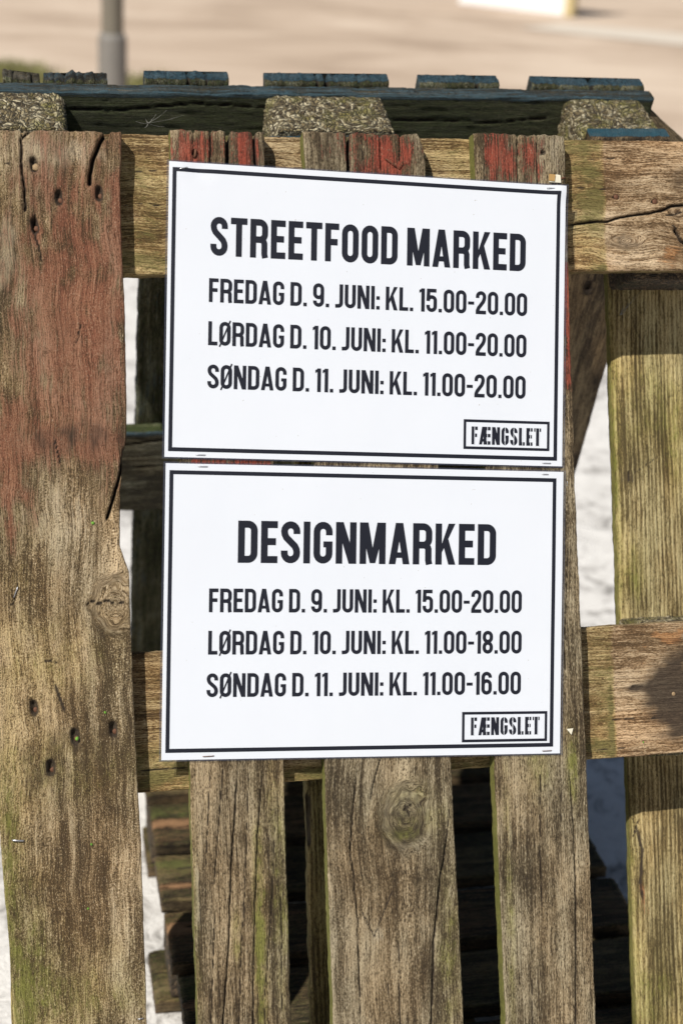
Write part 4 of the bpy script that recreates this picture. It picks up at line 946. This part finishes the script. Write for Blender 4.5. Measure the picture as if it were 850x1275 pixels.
# cobwebs: a few dusty threads
t = NT('cobweb_thread'); M_WEB = t.done((0.22, 0.21, 0.18), 0.8)
def web(label, d, centre, ends, r=0.35):
    x, v = P(*centre, d); root = empty('cobweb', Matrix.Translation(W(x, d, v)) @ LEAN, label, 'cobweb')
    V, F = [], []
    for (ex_, ey_, dd, rr) in ends:
        x2, v2 = P(ex_, ey_, d); pts = []
        for i in range(9):
            k_ = i/8; sag = 4*k_*(1-k_)
            pts.append(Vector(((x2-x)*k_, (dd)*k_, (v2-v)*k_ - 2.0*sag*0.6))/1000)
        base = len(V)
        for i, p in enumerate(pts):
            q = rr*r*0.55*(1.0 if i < 6 else 0.6)/1000*random.uniform(0.6, 1.4)
            for c in range(4): V.append(p + Vector((q*math.cos(c*1.571), q*math.sin(c*1.571)*0.7, q*math.sin(c*1.571))))
        for i in range(8):
            for c in range(4): a = base+i*4+c; b = base+i*4+(c+1) % 4; F.append((a, b, b+4, a+4))
    me = bpy.data.meshes.new('thread'); me.from_pydata(V, [], F); me.update(); link('thread', me, M_WEB, root)
web('dusty cobweb strand on the shaded right runner under the top stringer', 120.5, (771, 392), [(776, 381, 1, 2.4), (782, 377, 1, 1.6), (802, 357, 1.2, 1.0), (779, 386, 1, 2.6), (790, 369, 1, 0.9)])
web('grey cobweb in the gap between left and middle block under the blue board', 134, (185, 153), [(196, 138, 14, .8), (210, 131, 20, .7), (180, 160, -4, .9), (170, 148, 10, .6), (190, 146, 8, 1.2), (232, 136, 24, .5), (182, 146, 6, 1.0), (205, 156, 6, .6)], r=0.5)

# ------------------------------------------------------------------ far background
t = NT('galvanised_pole'); co = t.n.new('ShaderNodeTexCoord').outputs['Object']
M_POLE = t.done(t.mix(t.noise(co, 6, 3), (0.14, 0.125, 0.095), (0.18, 0.16, 0.125)), 0.65)
t = NT('pale_sleeve'); M_SLEEVE = t.done(t.mix(t.noise(co, 6, 3), (0.15, 0.14, 0.125), (0.20, 0.185, 0.165)), 0.6)
pl = empty('metal_pole', Matrix.Translation((0.20, 7.35, 0)), 'blurred grey pole standing in grass on the paving behind the pallets', 'pole')
lathe('shaft', [(66, 0), (66, 10), (60, 500), (58, 4200), (52, 4235), (10, 4250)], M_POLE, pl, (0, 0, 0), axis='Z', seg=40, scale=0.001)
lathe('sleeve', [(84, 0), (84, 8), (80, 20), (78, 490), (72, 520), (61, 524)], M_SLEEVE, pl, (0, 0, 0), axis='Z', seg=40, scale=0.001)
# grass round its foot
t = NT('green_grass'); M_GRASS = t.done(t.mix(t.noise(None, 9, 2), (0.16, 0.17, 0.05), (0.30, 0.27, 0.11)), 0.7)
V, F = [], []
for i in range(3600):
    cx_, cy_ = random.choice(((-0.45, 9.25), (-0.25, 9.2), (-0.33, 9.35), (0.5, 8.75), (0.58, 8.95), (-0.6, 9.3)))
    x, y = cx_+random.gauss(0, 0.10), cy_+random.gauss(0, 0.15); h = random.uniform(0.04, 0.15); w = 0.004; a = random.uniform(0, 6.28)
    dx, dy = math.cos(a)*w, math.sin(a)*w; lx, ly = random.gauss(0, .03), random.gauss(0, .03); n = len(V)
    V += [(x-dx, y-dy, 0), (x+dx, y+dy, 0), (x+lx*.5+dx*.7, y+ly*.5+dy*.7, h*.6), (x+lx*.5-dx*.7, y+ly*.5-dy*.7, h*.6), (x+lx, y+ly, h)]
    F += [(n, n+1, n+2, n+3), (n+3, n+2, n+4)]
me = bpy.data.meshes.new('grass'); me.from_pydata(V, [], F); me.update()
g = link('grass', me, M_GRASS, smooth=False); g['kind'] = 'stuff'; tag(g, 'short grass tufts growing round the foot of the pole', 'grass')

def box(name, x0, x1, y0, y1, z0, z1, mat, parent, bev=0.01):
    import bmesh
    bm = bmesh.new(); bmesh.ops.create_cube(bm, size=1.0)
    for v in bm.verts: v.co = Vector(((x0+x1)/2+v.co.x*(x1-x0), (y0+y1)/2+v.co.y*(y1-y0), (z0+z1)/2+v.co.z*(z1-z0)))
    bmesh.ops.bevel(bm, geom=bm.edges[:], offset=bev, segments=2, affect='EDGES')
    me = bpy.data.meshes.new(name); bm.to_mesh(me); bm.free(); return link(name, me, mat, parent, smooth=False)
t = NT('white_painted_board'); M_WHITE = t.done((0.80, 0.80, 0.80), 0.5)
t = NT('yellow_painted_post'); M_YEL = t.done((0.55, 0.45, 0.24), 0.55)
t = NT('grey_panel'); M_GREY = t.done((0.30, 0.33, 0.40), 0.5)
wb = empty('notice_board', Matrix.Translation((6.05, 16.3, 0)) @ Matrix.Rotation(math.radians(-50), 4, 'Z'), 'blurred white framed board with a yellow corner post far away at the top edge', 'board')
box('frame', -1.55, -0.06, -0.04, 0.04, 0.0, 1.5, M_WHITE, wb, 0.008)
box('panel', -1.40, -0.32, -0.055, -0.041, 0.22, 1.38, M_GREY, wb, 0.003)
box('post', -0.058, 0.06, -0.06, 0.06, 0.0, 1.6, M_YEL, wb, 0.01)
t = NT('pale_slab'); M_SLAB = t.done(t.mix(t.noise(co, 3, 3), (0.54, 0.475, 0.39), (0.62, 0.55, 0.46)), 0.8)
V = []
import bmesh
bm = bmesh.new()
pts = [(4.9, 14.6), (6.2, 13.4), (9.5, 12.2), (9.9, 13.3), (7.2, 14.5), (5.6, 15.3)]
vv_ = [bm.verts.new((x, y, 0.004)) for x, y in pts]; bm.faces.new(vv_); me = bpy.data.meshes.new('pavement'); bm.to_mesh(me); bm.free()
o = link('pavement', me, M_SLAB, smooth=False); o['kind'] = 'structure'
